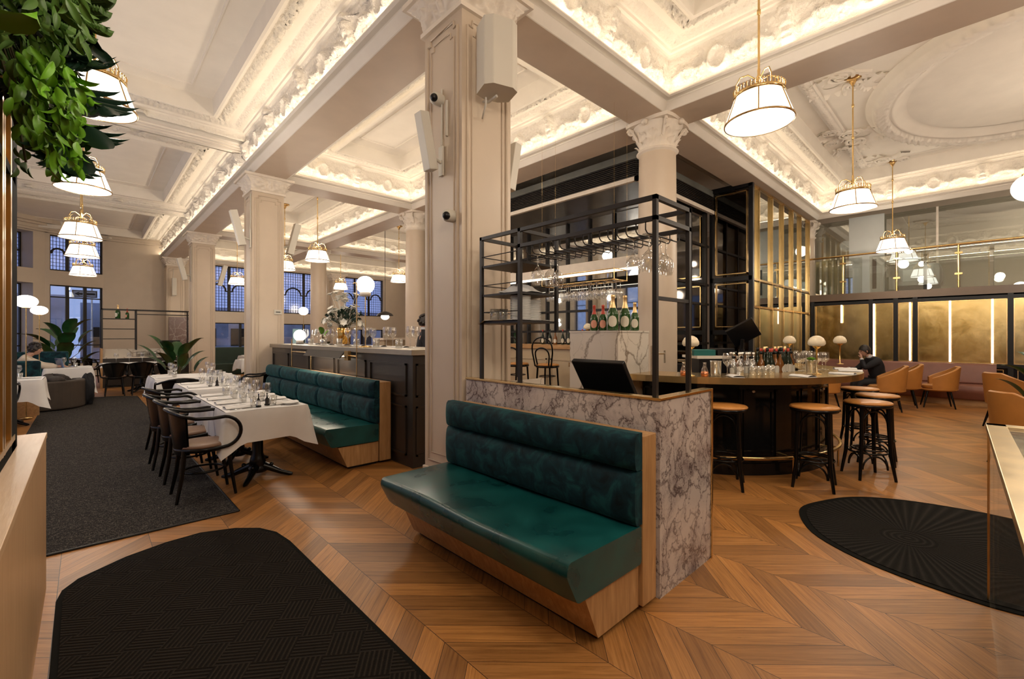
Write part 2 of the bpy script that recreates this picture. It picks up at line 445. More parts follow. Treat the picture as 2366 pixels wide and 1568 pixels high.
# ------------------------------------------------------------------ ceiling
ROWS = [(0,4.42,'n'),(.010,4.424,'n'),(.085,4.495,'n'),(.095,4.50,'n'),(.065,4.506,'n'),(.065,4.532,'n'),(.125,4.536,'n'),(.150,4.552,'n'),
        (.146,4.57,'n'),(.02,4.555,'n'),(.02,4.58,'n')]
NF = 18
FH = .44
ROWS += [(.02+.10*(j/NF)**1.3, 4.58+FH*j/NF, 'f%f' % (j/NF)) for j in range(NF+1)]
ROWS += [(.145,5.025,'n'),(.155,5.05,'n'),(.19,5.055,'n'),(.20,5.085,'n'),(.22,5.09,'n')]
ROWS += [(.22+.12*j/5, 5.09+.02*j/5, 'l%f' % (j/5)) for j in range(1, 6)]
ROWS += [(.36,5.12,'n'),(.43,5.12,'n'),(.44,5.09,'n'),(.47,5.09,'n')]
ROWS += [(.47+.17*j/8, 5.09-.04*j/8, 'g%f' % (j/8)) for j in range(1, 9)]
ROWS += [(.655,5.035,'n'),(.665,5.0,'n'),(.70,4.985,'n'),(.735,4.985,'n'),(.75,5.25,'n'),(1.05,5.25,'n'),(1.055,5.235,'n'),(1.075,5.235,'n'),(1.08,5.25,'n')]
def relief(u, L, kind):
    if kind[0] == 'n': return 0
    t = float(kind[1:])
    if kind[0] == 'l':
        return .022*abs(math.sin(PI*u/.075))*math.sin(PI*t)
    if kind[0] == 'g':
        a = math.sin(u*31+4*math.sin(u*9))*math.sin(t*9+u*17); b = math.sin(u*73+t*11)*math.cos(t*14-u*23)
        c_ = math.sin(u*118+3*math.sin(t*7))*math.sin(t*21+u*40)
        return .036*(a*.5+b*.5+c_*.4+.5)*math.sin(PI*t)**.5 if 0 < t < 1 else 0
    n = max(1, round(L/1.45)); P = L/n
    s = ((u/P) % 1)*P - P/2; v = (t-.5)*FH
    h = 0; a = abs(s)
    def edge(d, w_=.006): return 1/(1+math.exp(max(-30, min(30, d/w_))))
    # central cartouche: raised oval with sunk field and rim
    r = math.hypot(s/.13, v/.15)
    h += .050*edge(r-1, .05) - .030*edge(r-.62, .06) + .012*edge(abs(r-.8)-.05, .03)
    # scrolled arms
    for q, (cx, cz, R_) in enumerate(((.245,.05,.10),(.26,-.09,.06),(.40,-.02,.085),(.50,.07,.05))):
        rr = math.hypot(a-cx, v-cz)
        if rr < R_*1.1:
            h += .028*max(0, math.cos(rr*110/ (R_/.09) + 1.0*math.atan2(v-cz, a-cx)))*edge(rr-R_, .008)
    # leafy tendril
    if .16 < a < P/2-.13:
        c_ = .035*math.sin(a*19); dd = abs(v-c_)
        h += .026*edge(dd-(.030+.016*abs(math.sin(a*60))), .006)
    # console bracket with mask
    b = P/2 - a
    h += (.035+.05*t)*edge(b-.07, .005)
    if b < .09: h += .020*edge(math.hypot(b/.045, (v-.06)/.06)-1, .15) + .010*math.sin(v*90)*edge(b-.06, .004)
    # frame
    if b > .10:
        fz = abs(v)/(FH/2)
        h += .014*edge(abs(fz-.80)-.035, .012)
    if t < .05 or t > .95: h += .016
    return 1.3*h*min(1, .25+t*3) if 0 < t < 1 else 0
def side_pt(side, R, o, u, z):
    x0, y0, x1, y1 = R
    if side == 'S': return (u, y0+o, z)
    if side == 'N': return (u, y1-o, z)
    if side == 'W': return (x0+o, u, z)
    return (x1-o, u, z)
def coffer_side(mb, side, R, du, rows, ext=0):
    x0, y0, x1, y1 = R
    a, b = (x0, x1) if side in 'SN' else (y0, y1)
    L = b-a; n = max(2, int(L/du)); vs = []
    for i in range(n+1):
        for o, z, k in rows:
            e = -ext if (ext and z < 4.94) else o
            u = a+e + (L-2*e)*i/n
            h = relief(u-a, L, k); dn = k[0] in 'lg'
            vs.append(side_pt(side, R, o+(0 if dn else h), u, z-(h*1.3 if dn else 0)))
    w_ = len(rows); fs = [(i*w_+j, (i+1)*w_+j, (i+1)*w_+j+1, i*w_+j+1) for i in range(n) for j in range(w_-1)]
    if side in 'SE': fs = [q[::-1] for q in fs]
    # smooth only relief rows
    o_ = len(mb.v); mb.v += vs; mb.f += [tuple(i+o_ for i in q) for q in fs]
    mb.sm += [rows[j][2][0] != 'n' for i in range(n) for j in range(w_-1)]
UP = [r for r in ROWS if r[1] >= 4.94]
def led(side, R, pw, o=.112):
    x0, y0, x1, y1 = R
    L = (x1-x0 if side in 'SN' else y1-y0) - .3
    c = {'S': ((x0+x1)/2, y0+o), 'N': ((x0+x1)/2, y1-o), 'W': (x0+o, (y0+y1)/2), 'E': (x1-o, (y0+y1)/2)}[side]
    rot = {'S': (PI-.5, 0, 0), 'N': (PI+.5, 0, 0), 'W': (PI-.5, 0, -PI/2), 'E': (PI-.5, 0, PI/2)}[side]
    area('cove_led', (c[0], c[1], 4.576), rot, L, .035, pw*L)
def coffer(R, du, full='NSWE', lit='NSWE', up='', pw=9, ext=0, flat=True):
    mb = MB()
    for s_ in 'NSWE':
        if s_ in full: coffer_side(mb, s_, R, du, ROWS, ext)
        elif s_ in up: coffer_side(mb, s_, R, du, UP)
    if flat: mb.add([(R[0]+1.08, R[1]+1.08, 5.25), (R[2]-1.08, R[1]+1.08, 5.25), (R[2]-1.08, R[3]-1.08, 5.25), (R[0]+1.08, R[3]-1.08, 5.25)], [(3,2,1,0)])
    cf = struct('ceiling', mb, M['plaster']); cf.data.materials.append(M['carved'])
    for p_ in cf.data.polygons:
        if p_.use_smooth: p_.material_index = 1
    for s_ in lit: led(s_, R, pw)
XA0, XA1, XB0, XB1, XW = 2.24, 2.79, 5.64, 6.18, 13.7
YB = [(-3.45,-2.95), (2.95,3.45), (9.35,9.9), (15.75,16.3)]
YE = 22.0
PW = 2.2
# centre bays
coffer((XA1, -2.95, XB0, 2.95), .02, pw=PW)
coffer((XA1, 3.45, XB0, 9.35), .03, pw=PW)
coffer((XA1, 9.9, XB0, 15.75), .06, pw=PW)
coffer((XA1, 16.3, XB0, YE), .09, pw=PW)
coffer((XB1, 9.9, 12.6, 15.75), .07, pw=PW)
coffer((XB1, 16.3, 12.6, YE), .1, pw=PW)
coffer((XB1, 3.45, XW, 9.35), .12, lit='', pw=PW)
# left bays: continuous lit frieze on the arcade side, lower ribs across
for y0, y1, d in ((-3.5, 2.93, .05), (3.47, 9.35, .024), (9.9, 15.75, .045), (16.3, YE, .08)):
    coffer((-2.6, y0, XA0, y1), d, full='E', up='NSW', lit='', pw=PW, ext=.275)
    led('E', (-2.6, y0-.27, XA0, y1+.27), PW*1.15)
rib = MB()
for y0, y1 in YB[1:]:
    rib.box(-2.6, y0, 4.93, XA0-.03, y1, 5.2)
    for k in range(3): rib.box(-2.6, y0+.10+k*.13, 4.905, XA0-.1, y0+.15+k*.13, 4.93)
struct('trim_1', rib, M['plaster'])
# right bay with the round medallion
RR = (XB1, -2.95, XW, 2.95)
coffer(RR, .025, pw=PW*1.1)
mb = MB(); mc = (10.12, -.68)
def medal(rows, n=720, r0=0):
    vs = []; m = len(rows)
    for i in range(n):
        a = 2*PI*i/n
        for r, z, k in rows:
            h = 0
            if k: h = .024*(abs(math.sin(a*34+r*22+2*math.sin(a*7))) + .6*math.sin(a*71+4*math.sin(a*5))*math.sin(r*60+a*9) + .4*math.sin(a*151)*math.sin(r*95)) + .026
            vs.append((mc[0]+r*math.cos(a), mc[1]+r*math.sin(a)*.80, z-h))
    return vs, [(i*m+j, i*m+j+1, ((i+1)%n)*m+j+1, ((i+1)%n)*m+j) for i in range(n) for j in range(m-1)]
vs, fs = medal([(2.62,5.25,0),(2.60,5.21,0),(2.52,5.19,0),(2.50,5.17,0),(2.46,5.15,1),(2.42,5.145,1),(2.38,5.14,1),(2.34,5.14,1),(2.30,5.145,1),(2.26,5.15,1),(2.22,5.17,0),(2.20,5.15,0),(2.15,5.16,0),(2.05,5.24,0),(1.95,5.245,0)])
mb.add(vs, fs, True)
# moulded bands and foliate scrolls around the medallion
def branch(x, y, a, L, wd=.20):
    def fn(u, v):
        s = (v-.5)*wd; c = math.cos(a); q = math.sin(a)
        X = x + c*u*L - q*s; Y = y + q*u*L + c*s; w1 = u*L
        h = .018*(1 if 0 < v < 1 else 0) + .02*(math.exp(-((v-.12)/.05)**2)+math.exp(-((v-.88)/.05)**2))
        if .2 < v < .8: h += .022*abs(math.sin(w1*26+v*9))*(.5+.5*math.sin(w1*61)*math.cos(v*20)) + .008
        return (X, Y, 5.251-h)
    mb.grid(fn, int(L/.016), 16, True, flip=True)
def scroll(x, y, r, a0=0, sgn=1):
    pts = []; rad = []
    for k in range(34):
        u = k/33; th = a0+sgn*u*2.3*2*PI; q = r*(1-.85*u)
        pts.append((x+q*math.cos(th), y+q*math.sin(th), 5.235-.02*u)); rad.append(.030*(1-.5*u)*(1+.25*math.sin(k*2.1)))
    mb.tube(pts, rad, 7)
def leafclump(x, y, r, seed, n=16):
    q = random.Random(seed)
    for i in range(n):
        a = 2*PI*i/n+q.uniform(-.2, .2)
        leafmesh_c(mb, Matrix.Translation((x+.3*r*math.cos(a), y+.3*r*math.sin(a), 5.24)) @ Matrix.Rotation(a, 4, 'Z') @ Matrix.Rotation(PI/2+.18, 4, 'Y'), r*q.uniform(.6, 1), r*.2)
def leafmesh_c(m_, Mx, L, W):
    m_.grid(lambda u, v: (-.25*L*math.sin(PI*u), (v-.5)*2*W*math.sin(PI*min(1, u*.9+.08))**.6, L*u), 5, 4, True, Mx)
for x, y, a, L in ((7.1,1.86,0,3.3),(11.15,1.86,0,1.6),(7.1,-2.1,PI/2,3.7),(8.25,1.15,2.3,.75),(12.3,1.1,.7,.6),(10.45,1.32,PI/2,.3)): branch(x, y, a, L)
for x, y, r, a, g in ((10.45,1.72,.20,0,1),(10.9,1.70,.17,PI,-1),(10.15,1.95,.14,1,1),(11.2,1.98,.13,2,-1),(10.7,2.05,.12,0,1),(8.05,1.45,.2,2,1),(7.65,1.6,.15,4,-1),(8.45,1.35,.13,1,1),(7.4,.9,.15,0,1),(12.5,1.5,.17,0,-1),(12.75,1.2,.13,2,1)): scroll(x, y, r, a, g)
for i, (x, y, r) in enumerate(((10.7,1.55,.32),(10.3,2.02,.26),(11.35,1.85,.28),(8.25,1.6,.32),(7.55,1.35,.28),(7.3,1.86,.26),(12.35,1.7,.28),(8.6,1.05,.24),(7.15,.2,.26),(7.15,-1,.26))): leafclump(x, y, r, i)
struct('trim_2', mb, M['plaster'])
# soffits of the beams
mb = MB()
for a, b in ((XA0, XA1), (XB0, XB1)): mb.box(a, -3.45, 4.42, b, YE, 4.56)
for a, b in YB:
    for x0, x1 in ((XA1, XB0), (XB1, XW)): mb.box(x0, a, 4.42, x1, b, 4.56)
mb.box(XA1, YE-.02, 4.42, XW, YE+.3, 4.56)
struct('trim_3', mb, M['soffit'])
mb = MB()
for i in range(11):
    for cx, cy in ((XB0+.27, 3.2),):
        pass
mb.box(-4, -4.2, 5.42, 18, 24, 5.5)
struct('ceiling', mb, M['plaster'])

# ------------------------------------------------------------------ pillars and columns
def frame_panel(mb, w_, z0, z1, notch=.05, t=.012, k=.018):
    """raised moulding outline in local x/z plane, at y=0 facing -y"""
    pts = [(-w_+notch, z1), (-w_+notch, z1-notch), (-w_, z1-notch), (-w_, z0), (w_, z0), (w_, z1-notch), (w_-notch, z1-notch), (w_-notch, z1)]
    n = len(pts)
    mb.tube([(a, -k*.3, b) for a, b in pts], t, 6, True)
def sqcap(mb, cx, cy, hw, z0, z1, seed):
    def prof(v):
        return [0, .02, .025, .03, .035, .05, .075, .11, .15, .155, .16][min(10, int(v*10))]
    for sd in range(4):
        Rm = Matrix.Translation((cx, cy, 0)) @ Matrix.Rotation(sd*PI/2, 4, 'Z')
        def fn(u, v):
            p = prof(v)*.8; W = hw+p
            x = (u*2-1)*W; s = (x/(2*hw))
            h = 0
            if .1 < v < .8:
                c1 = math.hypot((abs(s)-.32)/.17, (v-.5)/.3); c2 = math.hypot(s/.2, (v-.42)/.35)
                h = .045*math.exp(-c1**4) + .03*max(0, math.cos(c1*7))*math.exp(-c1*c1) + .04*math.exp(-c2**3)*(.7+.3*math.sin(s*40)) + .012*math.sin(v*22)*math.sin(s*23)
                h *= min(1, (1-abs(u*2-1))*8)
            return (x, -(W+h), z0+(z1-z0)*v)
        mb.grid(fn, 44, 24, True, Rm)
    W = hw+.13
    mb.box(cx-W-.02, cy-W-.02, z1-.045, cx+W+.02, cy+W+.02, z1)
    mb.box(cx-hw-.03, cy-hw-.03, z0-.03, cx+hw+.03, cy+hw+.03, z0+.01)
def square_pillar(cx, cy, label, hw=.275, base=None):
    t = thing('square_pillar', label, 'pillar', (cx, cy, 0), 0)
    mb = MB().box(-hw, -hw, 0, hw, hw, 4.16)
    for sd in range(4):
        q = MB(); frame_panel(q, hw-.055, .32, 4.05); frame_panel(q, hw-.105, .39, 3.98, .05, .007, .012)
        mb.add(q.v, q.f, False, Matrix.Rotation(sd*PI/2, 4, 'Z') @ Matrix.Translation((0, -hw, 0)))
    mb.build('shaft', M['pillar'], t)
    q = MB(); sqcap(q, 0, 0, hw, 4.15, 4.42, 1); q.build('capital', M['pillar_light'], t)
    q = MB().box(-hw-.03, -hw-.03, 0, hw+.03, hw+.03, .2).box(-hw-.018, -hw-.018, .2, hw+.018, hw+.018, .25)
    q.build('plinth', M['pillar'], t, bevel=.008)
    return t
square_pillar(2.515, 3.225, 'nearest square beige pillar carrying the large loudspeaker, beside the marble counter')
square_pillar(2.515, 9.625, 'middle square pillar at the far end of the dining banquette')
square_pillar(2.515, 16.025, 'far square pillar with potted plant and marble panel beside it')
square_pillar(2.515, 21.75, 'pilaster against the far wall with small wall speaker on its face')
square_pillar(8.9, 21.85, 'small square pilaster between the leaded windows behind the flower vase')
def leafmesh(mb, Mx, L, W, curl=.8, n=6, pt=False):
    def fn(u, v):
        s = (v-.5)*2; wd = W*2.05*(u+.01)**.55*(1-u)**.75 if pt else W*math.sin(PI*min(1, u*.93+.07))**.6*(1+.12*math.cos(u*28)*abs(s))
        th = curl*u*u*2
        x = .6*L*u*u*curl; z = L*(u - .35*curl*u**3)
        return (x*.9 - (.35*wd if pt else .02)*abs(s), s*wd, z)
    mb.grid(fn, n, 4, True, Mx)
def round_column(cx, cy, label, r=.262):
    t = thing('round_column', label, 'column', (cx, cy, 0), 0)
    MB().lathe([(r*1.03,.0),(r*1.03,.3),(r*1.02,1.5),(r,3.0),(r*.96,4.02)], 40).build('shaft', M['pillar'], t)
    MB().lathe([(r*.96,3.98),(r*1.04,4.0),(r*1.1,4.015),(r*1.04,4.035),(r*.96,4.04)], 40).build('collar', M['pillar_light'], t)
    mb = MB().lathe([(r*.96,4.03),(r*.98,4.15),(r*1.1,4.28),(r*1.32,4.36),(r*1.3,4.37)], 36)
    for tier, (z, L, k) in enumerate(((4.04,.17,10),(4.12,.20,10))):
        for i in range(k):
            a = 2*PI*(i+.5*tier)/k
            leafmesh(mb, Matrix.Rotation(a, 4, 'Z') @ Matrix.Translation((r*(.98+.02*tier), 0, z)), L, .062, .9)
    for i in range(4):
        a = PI/4+i*PI/2; Rm = Matrix.Rotation(a, 4, 'Z')
        def sp(u):
            th = u*2.2*2*PI; q = .05*(1-u*.8)
            return Rm @ Vector((r*1.52+q*math.cos(th)-.02, 0, 4.315+q*math.sin(th)))
        mb.tube([sp(k/26) for k in range(27)], .013, 6)
        mb.tube([Rm @ Vector((r*1.0+.35*r*q+.02*q, 0, 4.14+.2*q**.7)) for q in (0,.3,.6,1,1.25)], .02, 6)
        Rn = Matrix.Rotation(i*PI/2, 4, 'Z')
        c = Rn @ Vector((r*1.35, 0, 4.36)); mb.ball(tuple(c), .045, n=10, m=8)
    # abacus with concave sides
    pts = []
    for i in range(4):
        for k in range(8):
            a = PI/4 + i*PI/2 + (k/8)*PI/2; s = abs(((k/8)-.5)*2)
            rad = r*(1.28+.42*s**1.6); pts.append((rad*math.cos(a), rad*math.sin(a)))
    mb.prism(pts, 4.37, 4.42)
    mb.build('capital', M['pillar_light'], t)
    return t
round_column(5.91, 3.2, 'nearest round column with ornate capital rising from the circular bar')
round_column(5.91, 9.625, 'second round column, seen left of the nearest square pillar')
round_column(5.91, 16.025, 'slim distant round column left of the flower vase')
round_column(13.95, 3.3, 'round column partly hidden behind the balcony glass', .25)

# ------------------------------------------------------------------ walls
def wall_seg(mb, p0, p1, z0, z1, th, openings=()):
    p0 = Vector((*p0, 0)); p1 = Vector((*p1, 0)); d = p1-p0; L = d.length; d.normalize(); nrm = Vector((-d.y, d.x, 0))
    A = Matrix.Translation(p0) @ Matrix(((d.x, nrm.x, 0, 0), (d.y, nrm.y, 0, 0), (0, 0, 1, 0), (0, 0, 0, 1)))
    us = sorted({0, L, *[o[0] for o in openings], *[o[1] for o in openings]})
    zs = sorted({z0, z1, *[o[2] for o in openings], *[o[3] for o in openings]})
    for i in range(len(us)-1):
        for j in range(len(zs)-1):
            cu = (us[i]+us[i+1])/2; cz = (zs[j]+zs[j+1])/2
            if any(o[0] < cu < o[1] and o[2] < cz < o[3] for o in openings): continue
            mb.box(us[i], 0, zs[j], us[i+1], th, zs[j+1], A)
    return A
wcount = [0]
def window(A, u0, u1, z0, z1, nc, arch=False, transoms=(), dep=.12, pane='leaded'):
    wcount[0] += 1
    mb = MB(); t = .045
    for i in range(nc+1):
        u = u0+(u1-u0)*i/nc; ww = t if 0 < i < nc else t*.9
        mb.box(u-ww, dep, z0, u+ww, dep+.07, z1, A)
    for z in (z0, z1): mb.box(u0, dep, z-t*.8, u1, dep+.07, z+t*.8, A)
    for z in transoms: mb.box(u0, dep, z-.02, u1, dep+.06, z+.02, A)
    if arch:
        zc = z0+(z1-z0)*arch
        for i in range(nc):
            a, b = u0+(u1-u0)*i/nc, u0+(u1-u0)*(i+1)/nc; r = (b-a)*.36; c = (a+b)/2
            pth = [(a, zc), (c-r, zc)] + [(c-r*math.cos(PI*k/12), zc+r*math.sin(PI*k/12)) for k in range(1, 12)] + [(c+r, zc), (b, zc)]
            mb.tube([tuple(A @ Vector((x, dep+.03, z))) for x, z in pth], .035, 6)
    f = tag(mb.build('window_%d' % wcount[0], M['black_metal']), kind='structure')
    q = MB().box(u0, dep+.03, z0, u1, dep+.036, z1, A); q.build('pane', M[pane], f)
    return f
mb = MB()
op = [(3.15,5.65,2.45,4.37),(3.15,5.65,.35,1.98),(6.1,7.95,2.45,4.37),(6.1,7.95,.35,1.98),(8.75,11.05,2.45,4.37),(8.75,11.05,.9,1.75)]
Ab = wall_seg(mb, (.45, YE), (16.5, YE), 0, 5.42, .35, op)
struct('wall_back', mb, M['wall'])
window(Ab, 3.15, 5.65, 2.45, 4.37, 3, .45); window(Ab, 3.15, 5.65, .35, 1.98, 2, pane='glass', transoms=(.7,))
window(Ab, 6.1, 7.95, 2.45, 4.37, 2, .45); window(Ab, 6.1, 7.95, .35, 1.98, 2, pane='glass')
window(Ab, 8.75, 11.05, 2.45, 4.37, 3, .45); window(Ab, 8.75, 11.05, .9, 1.75, 2, pane='glass')
# bay wall with tall windows on the left, two facets
a1 = math.radians(16); pA = (.48, 22.0); pB = (pA[0]-1.52*math.cos(a1), pA[1]-1.52*math.sin(a1))
a2 = math.radians(36); pC = (pB[0]-2.1*math.cos(a2), pB[1]-2.1*math.sin(a2))
mb = MB(); A1 = wall_seg(mb, pB, pA, 0, 5.42, .3, [(.12,1.5,3.64,4.84),(.12,1.5,.45,3.16)])
struct('wall_bay', mb, M['wall'])
mb = MB(); A2 = wall_seg(mb, pC, pB, 0, 5.42, .6, [(.3,1.78,3.64,4.84),(.3,1.78,.45,3.16)])
struct('wall_left_bay', mb, M['wall'])
window(A1, .12, 1.5, 3.64, 4.84, 3, .5, dep=.1); window(A1, .12, 1.5, .45, 3.16, 3, transoms=(2.75, 1.1), dep=.1, pane='glass')
window(A2, .3, 1.78, 3.64, 4.84, 2, .5, dep=.5); window(A2, .3, 1.78, .45, 3.16, 2, transoms=(1.5, 1.1), dep=.5, pane='glass')
# cornice over the bay wall
mb = MB()
for (p, q, a) in ((pB, pA, a1), (pC, pB, a2)):
    for o, z0, z1 in ((.12,4.88,4.95),(.18,4.95,5.05),(.30,5.05,5.12),(.42,5.12,5.3)):
        d = Vector((q[0]-p[0], q[1]-p[1])); d.normalize(); n_ = Vector((d.y, -d.x))
        P0 = Vector(p)-d*.05; Q0 = Vector(q)+d*.05
        mb.prism([tuple(P0), tuple(Q0), tuple(Q0+n_*o), tuple(P0+n_*o)][::-1], z0, z1)
for o, z0, z1 in ((.12,4.88,4.95),(.18,4.95,5.05),(.30,5.05,5.12),(.42,5.12,5.3)): mb.box(.4, YE-o, z0, 2.3, YE, z1)
struct('trim_4', mb, M['wall'])
# left side wall with tall openings letting in the dusk, and the walls behind the viewpoint
mb = MB(); Al = wall_seg(mb, (-2.6, -3.9), (-2.6, 19.9), 0, 5.42, .3, [(7.5+3.0*k, 9.6+3.0*k, .5, 4.6) for k in range(4)] + [(1.6,3.6,0,3.4)])
struct('wall_left', mb, M['wall'])
mb = MB(); wall_seg(mb, (17.0, -3.6), (-2.9, -3.6), 0, 5.42, .3); struct('wall_front', mb, M['balcony_brown'])
mb = MB(); wall_seg(mb, (16.6, 22.3), (16.6, -3.6), 0, 5.42, .3); struct('wall_right', mb, M['wall'])
for k in range(4): window(Al, 7.5+3.0*k, 9.6+3.0*k, .5, 4.6, 3, transoms=(3.0,), pane='glass')
# street outside
def street(x0, x1, y, h, label, lit):
    t = thing('street_building', label, 'building', ((x0+x1)/2, y, 0))
    w2 = (x1-x0)/2
    MB().box(-w2, 0, -.12, w2, 2, h).build('facade', M['street'], t)
    rows = MB(); lr = MB()
    k = 0
    for i in range(int(w2*2/1.6)):
        for j in range(int(h/1.9)):
            x = -w2+.5+i*1.6; z = .8+j*1.9; k += 1
            MB().box(x, -.04, z, x+.8, .01, z+1.1).build('window', M['window_lit' if (k*7) % 5 in lit else 'black'], t)
M['window_lit'] = emit('lit street windows', (.55,.75,.70), .5)
street(-9, -.6, 30.5, 3.4, 'dark low street building seen through the tall left windows', (0,))
street(-.2, 9, 33, 3.2, 'dark street building outside the windows behind the square pillars', (1,))
street(9.6, 22, 32, 3.2, 'dark street building outside the windows behind the flowers', (2,))
tag(MB().box(-14, 22.6, -.25, 24, 36, -.12).build('street_road', M['asphalt']), 'wet dark road outside the windows', 'road')
t = thing('arrow_sign', 'black and white one way arrow street sign outside the tall left window', 'sign', (-.02, 24.0, 3.05))
MB().box(-.36,-.01,-.14,.36,.01,.14).build('panel', paint('white sign face', (.75,.78,.85), .5, .02), t)
q = MB().box(-.34,-.02,-.125,.34,-.01,-.105).box(-.34,-.02,.105,.34,-.01,.125).box(-.34,-.02,-.12,-.32,-.01,.12).box(.32,-.02,-.12,.34,-.01,.12)
q.prism([(-.29,0),(-.13,.09),(-.17,.035),(.29,.035),(.29,-.035),(-.17,-.035),(-.13,-.09)], -.022, -.011, 'y'); q.build('arrow', M['black'], t)
MB().cyl((.2,.03,-3.1),(.2,.03,.3),.03).build('pole', M['chrome'], t)
# ------------------------------------------------------------------ seating
def make_armchair():
    t = thing('bentwood_armchair', '', 'chair')
    # seat z .46, front = +x
    MB().lathe([(0,.445),(.19,.445),(.215,.455),(.215,.47),(.19,.482),(.1,.487),(0,.488)], 28).build('seat', M['tan_seat'], t)
    MB().lathe([(.0,.415),(.205,.415),(.222,.43),(.222,.45),(.205,.455),(0,.455)], 28).build('seat_ring', M['black_wood'], t)
    for s in (-1, 1):
        MB().tube([(.16,s*.13,.44),(.18,s*.145,.25),(.215,s*.165,0)], [.018,.016,.012], 8).build('leg', M['black_wood'], t)
        MB().tube([(-.16,s*.13,.44),(-.18,s*.15,.22),(-.22,s*.175,0)], [.019,.017,.012], 8).build('leg', M['black_wood'], t)
    MB().tube([(.155*math.cos(a), .145*math.sin(a), .23) for a in [2*PI*k/24 for k in range(24)]], .010, 6, True).build('stretcher', M['black_wood'], t)
    # curved backrest panel
    def bp(u, v):
        a = PI + (u-.5)*1.75; r = .215+.045*v+.0
        top = .79 - .05*abs(u-.5)*2; z = .40 + (top-.40)*v
        return (r*math.cos(a), r*math.sin(a)*(1-.12*math.cos(v*PI)), z)
    b = MB().grid(bp, 18, 8); b.grid(lambda u, v: tuple(Vector(bp(u, v))*1.0 + Vector((.014 if True else 0, 0, 0))), 18, 8, flip=True)
    b.build('backrest', M['black_wood'], t)
    for s in (-1, 1):
        pts = [(-.02, s*.205, .437), (.04, s*.222, .44)]
        for k in range(15): # front loop rising from the seat and turning back along the side
            a = -PI/2*.95 + PI*.95*k/14
            pts.append((.10+.135*math.cos(a), s*(.235+.03*min(1, k/9)), .585+.135*math.sin(a)))
        pts += [(.02, s*.275, .715), (-.10, s*.268, .722), (-.19, s*.225, .748), (-.25, s*.14, .775), (-.275, s*.04, .79), (-.276, 0, .79)]
        MB().tube(pts, .0155, 8).build('arm', M['black_wood'], t)
    return t
armchair = Proto(make_armchair)

def make_stool():
    t = thing('bar_stool', '', 'stool')
    MB().lathe([(0,.735),(.18,.735),(.20,.742),(.203,.752),(.19,.763),(.1,.769),(0,.77)], 32).build('seat', M['orange'], t)
    MB().lathe([(0,.71),(.185,.71),(.195,.715),(.199,.74),(.17,.742),(0,.742)], 32).build('seat_ring', M['black_wood'], t)
    for k in range(4):
        a = PI/4 + k*PI/2; c, s = math.cos(a), math.sin(a)
        MB().tube([(c*.165,s*.165,.72),(c*.172,s*.172,.5),(c*.185,s*.185,.24),(c*.225,s*.225,0)], [.020,.019,.018,.013], 8).build('leg', M['black_wood'], t)
    q = MB()
    for z, r in ((.26,.16),(.285,.13)): q.tube([(r*math.cos(a), r*math.sin(a), z) for a in [2*PI*k/24 for k in range(24)]], .009, 6, True)
    q.build('ring_stretcher', M['black_wood'], t)
    for k in range(4):
        a0 = PI/4+k*PI/2; a1_ = a0+PI/2
        p, q2 = Vector((math.cos(a0)*.165, math.sin(a0)*.165, 0)), Vector((math.cos(a1_)*.165, math.sin(a1_)*.165, 0))
        for zb, hh in ((.53,.15),(.10,.13)):
            m = MB().tube([tuple(p.lerp(q2, .5-.5*math.cos(th)*(.95)) + Vector((0,0,zb+hh*math.sin(th)))) for th in [PI*j/12 for j in range(13)]], .009, 6)
            m.build('brace', M['black_wood'], t)
    return t
stool = Proto(make_stool)

def make_barchair():
    t = thing('bentwood_bar_chair', '', 'chair')   # seat .9, back toward -x
    MB().lathe([(0,.885),(.18,.885),(.21,.895),(.21,.91),(.18,.922),(0,.925)], 28).build('seat', M['tub'], t)
    MB().lathe([(0,.855),(.205,.855),(.215,.87),(.215,.888),(0,.888)], 28).build('seat_ring', M['black_wood'], t)
    for s in (-1, 1):
        for x in (-.14, .15): MB().tube([(x, s*.12, .87), (x*1.1, s*.14, .5), (x*1.45, s*.17, 0)], [.018,.016,.012], 8).build('leg', M['black_wood'], t)
    for w_, h_, nm in ((.20,.50,'back_hoop'),(.135,.30,'inner_hoop')):
        pts = [(-.16, -w_*.8, .88), (-.19, -w_, .95+h_*.35)] + [(-.2-.03*math.sin(a), -w_*math.cos(a), .93+h_*.55+h_*.38*math.sin(a)) for a in [PI*k/12 for k in range(13)]] + [(-.19, w_, .95+h_*.35), (-.16, w_*.8, .88)]
        MB().tube(pts, .014, 8).build(nm, M['black_wood'], t)
    for z in (.7, .35): MB().tube([(.16*math.cos(a)*(1.3 if z < .5 else 1), .14*math.sin(a)*(1.2 if z < .5 else 1), z) for a in [2*PI*k/20 for k in range(20)]], .009, 6, True).build('stretcher', M['black_wood'], t)
    return t
barchair = Proto(make_barchair)

